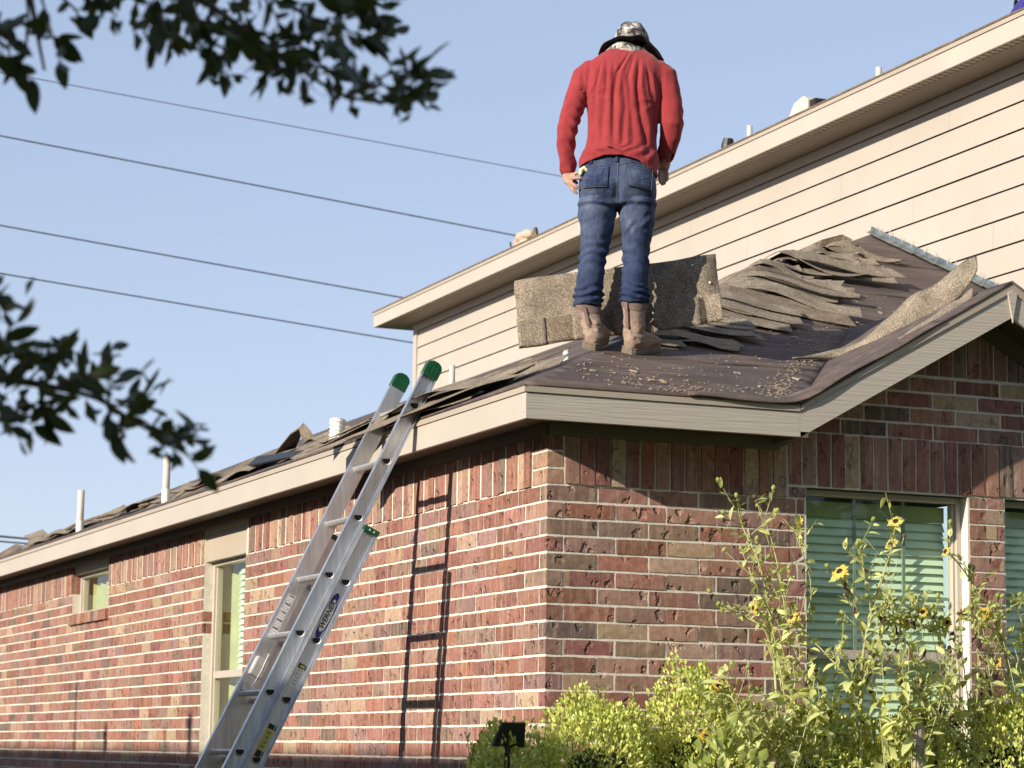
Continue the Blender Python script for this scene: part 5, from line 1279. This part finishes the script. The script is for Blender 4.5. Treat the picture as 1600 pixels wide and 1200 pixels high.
PLA['h'] = ('leafy sunflower plant below the right half of the wide window', [(0, 'bud'), (2, 'dry'), (4, 'bud'), (7, 'dry')]); PLA['i'] = ('short leafy sunflower plant between the low one and the window', [(1, 'bud'), (3, 'bud')]); PLA['j'] = ('leafy sunflower plant at the far right below the pier', [(0, 'bud'), (3, 'side'), (5, 'bud')])
tocam = Vector((-.36, -.9, -.05)); random.seed(11)
for key, (label, heads) in PLA.items():
    st_ = STEMS[key]; b0 = st_[0][0]; root = empty('sunflower_plant', (b0[0]+.02, b0[1], 0)); tag(root, label, 'sunflower', 'wild sunflowers')
    sm = MB()
    for i, s_ in enumerate(st_):
        P = smooth_pts(s_, 4); r0 = (.0070 if i == 0 else .0040)*(1.2 if key == 'b' else 1)
        if i == 0: P = [Vector((b0[0]+.02, b0[1], 0)), Vector((b0[0]+.01, b0[1], b0[2]*.5))]+P
        n = len(P); sm.tube([p-root.location for p in P], [r0*(1-.72*k/(n-1)) for k in range(n)], 6)
        for k in range(2 if i else 3, n-1):
            if P[k].z < 1.45: continue
            for _ in range(4 if P[k].z < 2.2 and key in 'fghb' else 3):
                d = rv(.8)+Vector((0, -.3, .25)); put_leaf(random.choice(sun_leaves), root, P[k], d, Vector((0, -.3, 1))+rv(.4), random.uniform(.5, 1.15)*(1.05 if P[k].z < 1.95 else .72))
            if key in 'befgh' and random.random() < .22: put_leaf(random.choice(dry_leaves), root, P[k], Vector((random.gauss(0, .3), -.2, -1)), rv(1), random.uniform(.7, 1.2))
    if key in 'abcd':                                # wispy side shoots
        for i, s_ in enumerate(st_):
            P = smooth_pts(s_, 3)
            for _ in range(6):
                k = random.randrange(1, len(P)-1); a0 = P[k]; d = Vector((random.gauss(0, .7), random.gauss(-.1, .4), random.uniform(.3, 1.1))).normalized(); ln = random.uniform(.06, .17)
                Q_ = [a0, a0+d*ln*.5+Vector((0, 0, .006)), a0+d*ln+Vector((0, 0, .02))]; sm.tube([q_-root.location for q_ in Q_], [.0024, .0018, .001], 5)
                for t in (.4, .65, .9, 1.0):
                    put_leaf(random.choice(sun_leaves), root, a0+d*ln*t, d+rv(.6), Vector((0, -.4, 1))+rv(.5), random.uniform(.35, .75))
                if random.random() < .4: flower(root, Q_[2], d, bud=True)
    sm.build('stem', MT['stem'], root, True)
    for i, kind in heads:
        p = Vector(st_[i][-1])
        if kind == 'bud': flower(root, p, Vector((random.gauss(0, .4), -.3, 1)), bud=True)
        elif kind == 'dry': flower(root, p, tocam+rv(.5), .030, dry=True)
        elif kind == 'cam': flower(root, p, tocam+rv(.35), random.uniform(.028, .037), random.choice((11, 13, 14)))
        elif kind == 'side': flower(root, p, Vector((-1, -.02, .35))+rv(.15), .034, 12, pm='petal_pale')
        elif kind == 'pale': flower(root, p, Vector((-.75, -.35, .75)), .046, 22, pm='petal_pale')
        else: flower(root, p, Vector((-.8, -.15, .6))+rv(.2), .038, 14, pm='petal_pale')
    for _ in range(7 if key in 'abe' else 3):        # extra buds and spent heads along the stems
        s_ = random.choice(st_); p = Vector(random.choice(s_[1:]))+Vector((random.uniform(-.09, .09), random.uniform(-.06, .03), random.uniform(-.02, .09)))
        MB().tube([Vector(random.choice(s_[1:-1]) if len(s_) > 2 else s_[0])-root.location, p-root.location], .0016, 4).build('side_stem', MT['stem'], root)
        if random.random() < .5: flower(root, p, rv(1)+Vector((0, -.5, .5)), bud=True)
        else: flower(root, p, rv(1)+Vector((0, -.8, .2)), .026, dry=True)
# cut pale stump among the stems
o = MB().tube([(1.33, -.93, 0), (1.335, -.93, 1.2), (1.325, -.93, 1.66), (1.33, -.93, 1.735)], [.05, .036, .033, .031], 12).build('cut_stump', simple('pale_bark', (.42, .36, .28), .9, 0, .45, 14, .7, 30)); tag(o, 'pale cut stump standing among the sunflower stems', 'stump')

# --- black panel light in the bush, pale stone knob beside it
pl = empty('garden_light', (-.50, -.84, 0)); tag(pl, 'black flat solar panel light on a stake at the brick corner', 'garden light')
MB().add([(-.062, -.04, 1.715), (.038, -.04, 1.716), (.05, .0, 1.62), (-.085, .0, 1.622), (-.062, -.025, 1.720), (.038, -.025, 1.721), (.05, .02, 1.627), (-.085, .02, 1.629)], [(0, 3, 2, 1), (4, 5, 6, 7), (0, 1, 5, 4), (1, 2, 6, 5), (2, 3, 7, 6), (3, 0, 4, 7)]).build('panel', MT['black'], pl)
MB().tube([(-.02, .01, 0), (-.02, .01, 1.64)], .012, 8).build('stake', MT['black'], pl)
o = MB().tube([(-.50, -.62, 0), (-.50, -.62, 1.48), (-.50, -.62, 1.555), (-.50, -.62, 1.58), (-.50, -.62, 1.592)], [.012, .012, .03, .022, .006], 14).build('globe_stake', MT['pvc'], None, True); tag(o, 'small pale globe on a stake at the bottom edge left of the bushes', 'ornament')

# --- live oak: limbs and leaves hang into the upper left, close to the camera
oak = empty('oak_tree', (-6.3, -6.4, 0)); tag(oak, 'live oak whose dark blurred leaves hang into the upper left', 'tree')
def loc_(P): return [Vector(p)-oak.location for p in P]
MB().tube([(0, 0, 0), (.03, .02, 1.2), (.1, .0, 2.4), (.3, -.1, 3.4), (.2, -.3, 4.6)], [.24, .19, .16, .12, .05], 12).build('trunk', MT['bark'], oak, True)
LIM = [[(-3.553, -6.235, 3.024), (-3.445, -6.257, 2.88), (-3.333, -6.292, 2.808), (-3.231, -6.323, 2.737), (-3.119, -6.358, 2.665), (-3.021, -6.397, 2.656)],
       [(-3.788, -6.124, 2.253), (-3.67, -6.163, 2.194), (-3.573, -6.2, 2.175), (-3.486, -6.233, 2.154), (-3.417, -6.255, 2.111), (-3.348, -6.278, 2.077)],
       [(-3.655, -6.236, 2.954), (-3.622, -6.228, 2.821), (-3.602, -6.224, 2.738), (-3.589, -6.221, 2.687)]]
for l_ in LIM:
    s_ = Vector((-6.2, -6.42, 2.4)); P = [s_, s_.lerp(Vector(l_[0]), .5)+Vector((0, 0, .15))]+[Vector(q) for q in l_]
    P = smooth_pts(P, 3); n = len(P); MB().tube(loc_(P), [.030*(1-i/n)**2.6+.0025 for i in range(n)], 7).build('branch', MT['bark'], oak, True)
TW = [[(-3.504, -6.332, 2.817), (-3.549, -6.406, 2.712)], [(-3.48, -6.446, 2.788), (-3.461, -6.433, 2.654)], [(-3.462, -6.243, 2.838), (-3.341, -6.169, 2.746)], [(-3.409, -6.371, 2.819), (-3.378, -6.467, 2.65)], [(-3.413, -6.469, 2.759), (-3.343, -6.476, 2.616)], [(-3.303, -6.258, 2.866), (-3.218, -6.168, 2.762)], [(-3.358, -6.384, 2.769), (-3.275, -6.508, 2.642)], [(-3.322, -6.511, 2.78), (-3.247, -6.518, 2.632)], [(-3.238, -6.336, 2.841), (-3.092, -6.274, 2.755)], [(-3.284, -6.461, 2.715), (-3.213, -6.578, 2.579)], [(-3.211, -6.393, 2.785), (-3.082, -6.438, 2.73)], [(-3.2, -6.458, 2.822), (-3.022, -6.422, 2.815)], [(-3.1, -6.289, 2.873), (-3.047, -6.403, 2.76)], [(-3.21, -6.433, 2.689), (-3.101, -6.468, 2.625)], [(-3.106, -6.378, 2.76), (-2.996, -6.321, 2.8)], [(-3.181, -6.543, 2.613), (-3.039, -6.714, 2.631)], [(-3.108, -6.519, 2.617), (-3.03, -6.564, 2.699)], [(-3.077, -6.428, 2.653), (-2.96, -6.37, 2.67)], [(-3.072, -6.535, 2.628), (-3.099, -6.638, 2.656)], [(-3.255, -6.214, 2.807), (-3.069, -6.275, 2.702)], [(-3.365, -6.121, 2.852), (-3.172, -6.088, 2.828)], [(-3.24, -6.588, 2.708), (-3.211, -6.692, 2.603)], [(-3.227, -6.38, 2.744), (-3.269, -6.349, 2.661)], [(-3.32, -6.289, 2.756), (-3.278, -6.188, 2.705)], [(-3.08, -6.296, 2.863), (-3.184, -6.346, 2.758)], [(-3.364, -6.282, 2.829), (-3.407, -6.252, 2.755)], [(-3.636, -6.275, 2.805), (-3.625, -6.148, 2.668)], [(-3.627, -6.331, 2.791), (-3.59, -6.426, 2.604)], [(-3.652, -6.26, 2.754), (-3.605, -6.259, 2.628)], [(-3.568, -6.197, 2.826), (-3.509, -6.108, 2.803)], [(-3.662, -6.205, 2.779), (-3.67, -6.294, 2.669)], [(-3.573, -6.131, 2.767), (-3.539, -6.136, 2.714)], [(-3.696, -6.342, 2.695), (-3.627, -6.258, 2.673)], [(-3.677, -6.285, 2.289), (-3.658, -6.398, 2.262)], [(-3.652, -6.281, 2.2), (-3.615, -6.307, 2.27)], [(-3.643, -6.178, 2.215), (-3.557, -6.11, 2.252)], [(-3.668, -6.268, 2.16), (-3.625, -6.377, 2.045)], [(-3.627, -6.171, 2.134), (-3.568, -6.191, 2.104)], [(-3.613, -6.24, 2.188), (-3.529, -6.175, 2.245)], [(-3.582, -6.143, 2.182), (-3.521, -6.282, 2.209)], [(-3.573, -6.2, 2.175), (-3.555, -6.198, 2.114)], [(-3.566, -6.31, 2.161), (-3.455, -6.261, 2.248)], [(-3.545, -6.264, 2.158), (-3.441, -6.419, 2.176)], [(-3.515, -6.221, 2.156), (-3.55, -6.199, 2.109)], [(-3.496, -6.229, 2.156), (-3.365, -6.173, 2.15)], [(-3.479, -6.29, 2.149), (-3.474, -6.387, 2.057)], [(-3.424, -6.15, 2.16), (-3.372, -6.175, 2.182)], [(-3.449, -6.297, 2.12), (-3.346, -6.228, 2.103)], [(-3.432, -6.355, 2.094), (-3.364, -6.486, 2.053)], [(-3.399, -6.312, 2.08), (-3.33, -6.333, 2.031)], [(-3.365, -6.219, 2.092), (-3.282, -6.149, 2.127)], [(-3.626, -6.082, 2.261), (-3.611, -6.184, 2.175)], [(-3.454, -6.089, 2.198), (-3.497, -6.078, 2.24)]]
oak_leaves = leaf_meshes('leaf', [(.048, .023, .15, .1), (.056, .026, .2, .15), (.042, .021, .1, -.1), (.050, .020, .25, .25), (.040, .023, .1, .1), (.058, .024, .2, -.05)], MT['oak_leaf'])
random.seed(17); nl_ = 0
tw_ = MB()
for i, (a, b_) in enumerate(TW):
    a, b_ = Vector(a), Vector(b_); b_ = a.lerp(b_, .74) if i < 33 else a.lerp(b_, .85); d = (b_-a); ln = d.length; d.normalize()
    mid = (a+b_)/2+rv(.012); pts = smooth_pts([a, mid, b_], 5); tw_.tube(loc_(pts), [.0030*(1-.75*k/10) for k in range(11)], 5)
    nleaf = min(6, max(4, int(ln/.020)))
    for k in range(nleaf):
        if nl_ >= 298: break
        t = .25+.75*(k+.5)/nleaf if k < nleaf-1 else 1.0; p = pts[min(10, int(t*10))]
        dd = d*random.uniform(.4, 1.0)+rv(.55) if k < nleaf-1 else d+rv(.2)
        put_leaf(random.choice(oak_leaves), oak, p, dd, rv(1)+Vector((0, -.4, .7)), random.uniform(.7, 1.12)); nl_ += 1
tw_.build('twigs', MT['bark'], oak, True)['kind'] = 'stuff'
rng = np.random.default_rng(4)
n = 430; ii = np.where(rng.random(n) < .72, rng.integers(0, 26, n), rng.integers(33, len(TW), n)); A = np.array([t[0] for t in TW]); B = np.array([t[1] for t in TW]); tt = rng.random(n)[:, None]*.72
P = A[ii]*(1-tt)+B[ii]*tt+rng.normal(size=(n, 3))*.018-np.array(oak.location); D = (B[ii]-A[ii])/np.linalg.norm(B[ii]-A[ii], axis=1)[:, None]*.5+rng.normal(size=(n, 3))*.6
o = leaf_cloud('leaf', P, D, rng.uniform(.032, .052, n), MT['oak_leaf'], oak, .42, 5); o['kind'] = 'stuff'
n = 5200; u = rng.normal(size=(n, 3)); u /= np.linalg.norm(u, axis=1)[:, None]; P = u*(rng.random(n)**.45)[:, None]*np.array([2.0, 1.9, 1.35])+np.array([-.3, -.9, 4.1])
o = leaf_cloud('crown', P, rng.normal(size=(n, 3)), rng.uniform(.12, .24, n), MT['oak_leaf'], oak, .6, 6); o['kind'] = 'stuff'

# ------------------------------------------------------------------ things out of frame that shade and mirror in the scene
nb = empty('neighbour_house', (-9, 6, 0)); tag(nb, 'neighbouring brick house outside the left edge whose ridge shades the wall foot', 'house')
MB().box((-3.2, -9.3, 0), (3.2, 10, 3.3)).build('wall', simple('neighbour_brick', (.27, .15, .12), .9, 0, .25, 8), nb)
RZ = 1.585+.39*9
MB().prism([(-3.6, -9.6, RZ-1.56), (3.6, -9.6, RZ-1.56), (0, -9.6, RZ)], (0, 20, 0)).build('roof', MT['shingle_brown'], nb)
for ys_, zs_, r_ in ((9.19, 2.095, .035), (8.18, 1.75, .07), (6.476, 1.755, .022), (5.85, 1.823, .075)):
    y_ = ys_-.34*9-6; h = zs_+.39*9
    MB().tube([(0, y_, RZ-.1), (0, y_, h-.12), (0, y_, h-.05), (0, y_, h)], [r_*.6, r_*.6, r_, r_*.5], 10).build('roof_vent', MT['galv'], nb)
def blocker_tree(x, y, h, r_, seed_, label):  # unseen trees added to cut the sky fill on the front wall
    root = empty('blocker_tree', (x, y, 0)); tag(root, label, 'tree', 'unseen trees added to cut sky light'); rng = np.random.default_rng(seed_)
    MB().tube([(0, 0, 0), (.1, 0, h*.3), (0, .1, h*.6)], [.25, .2, .1], 9).build('trunk', MT['bark'], root, True)
    n = 4200; u = rng.normal(size=(n, 3)); u /= np.linalg.norm(u, axis=1)[:, None]; P = u*(rng.random(n)**.4)[:, None]*np.array([r_, r_, h*.40])*(1+.2*rng.random((n, 1)))+np.array([0, 0, h*.60])
    leaf_cloud('crown', P, rng.normal(size=(n, 3)), rng.uniform(.35, .7, n), MT['tree_leaf'], root, .7, seed_)['kind'] = 'stuff'
MT['tree_leaf'] = leaf_mat('tree_leaf', (.03, .05, .012), (.07, .10, .03), .2)
blocker_tree(-6.5, -22, 12, 5.2, 31, 'unseen tree added behind the photographer to the left to cut sky light'); blocker_tree(3.5, -30, 9, 5, 32, 'unseen tree added behind the photographer, opposite the gable, to cut sky light')
blocker_tree(12, -16, 14, 5.6, 33, 'unseen tree added out of frame to the right to cut sky light'); blocker_tree(-15, -24, 13, 5.2, 34, 'unseen tree added far left behind the photographer to cut sky light')
blocker_tree(19, -8, 13, 5.4, 35, 'unseen tree added beyond the right end of the house to cut sky light')

# ------------------------------------------------------------------ power lines behind the house
def cable(p, q, r_, label):
    p, q = Vector(p), Vector(q); d = (q-p); P = [p+d*t-Vector((0, 0, .12*(1-((t-.5)*2)**2)*0)) for t in np.linspace(-3, 4, 15)]
    o = MB().tube(P, r_, 6).build('power_line', MT['cable'], None, True); tag(o, label, 'cable', 'power lines')
MT['cable'] = simple('cable', (.10, .12, .15), .6, 0, .1)
cable((3.365, 30, 12.576), (13.155, 30, 11.878), .008, 'thin topmost power line, meeting the left hand'); cable((3.093, 30, 11.524), (12.112, 30, 10.723), .0135, 'second power line from the top, reaching the beige bundle')
cable((3.158, 30, 10.025), (10.177, 30, 9.406), .0135, 'third power line from the top, ending at the upper eave tip'); cable((3.193, 30, 9.228), (10.431, 30, 8.623), .013, 'fourth power line from the top, ending at the siding corner')
cable((3.38, 30, 4.932), (4.107, 30, 4.900), .020, 'upper of two short cables at the far left above the eave'); cable((3.383, 30, 4.852), (4.107, 30, 4.822), .016, 'lower of two short cables at the far left above the eave')
# beige bundle, dark clamp, blue bundle on the upper roof edge
bm = bmesh.new(); limb(bm, [(3.93, 9.86, 6.035), (3.93, 9.75, 6.085), (3.93, 9.60, 6.10), (3.93, 9.50, 6.08)], [.03, .05, .052, .035], 14); limb(bm, [(3.93, 9.80, 6.0), (3.93, 9.6, 6.02)], [.045, .05], 12)
me = remesh('cloth_bundle', bm, .009, 2); displace(me, lambda co, no: co+no*(.012*nz(co, 14))[:, None]); o = link('cloth_bundle', me, None, simple('beige_cloth', (.52, .38, .29), .9, 0, .2, 20, .4, 40)); tag(o, 'beige crumpled bundle on the edge of the upper roof', 'bundle')
o = MB().obox((3.93, 9.42, 6.065), (.02, .01, 0), (0, .045, -.02), (.0, .02, .045)).build('torn_shingle', MT['shingle_brown']); bevel(o, .012, 2); tag(o, 'dark torn shingle piece right of the beige bundle', 'shingle')
o = MB().tube([(3.93, 9.98, 6.10), (3.93, 9.95, 6.03), (3.93, 9.93, 5.99)], [.006, .008, .03], 7).build('cable_clamp', MT['black']); tag(o, 'small dark cable clamp left of the beige bundle', 'clamp')
bm = bmesh.new(); limb(bm, [(3.98, 2.16, 6.02), (3.98, 2.05, 6.07), (3.98, 1.9, 6.10)], [.05, .06, .06], 14)
me = remesh('blue_bundle', bm, .012, 2); o = link('blue_bundle', me, None, simple('blue_cloth', (.035, .03, .22), .8, 0, .4, 18)); tag(o, 'deep blue bundle at the top right corner on the upper roof', 'bundle')
tw2 = empty('leafy_twig', (3.98, 2.05, 6.1)); tag(tw2, 'dark leafy twig over the blue bundle at the top right corner', 'twig')
for i in range(16): put_leaf(random.choice(oak_leaves), tw2, (3.95, 2.12-.16*random.random(), 6.10+.10*random.random()), rv(1), rv(1), random.uniform(1.0, 1.6))
MB().tube([(0, .1, 0), (0, -.1, .06), (0, -.5, .10)], .008, 6).build('stem', MT['bark'], tw2)
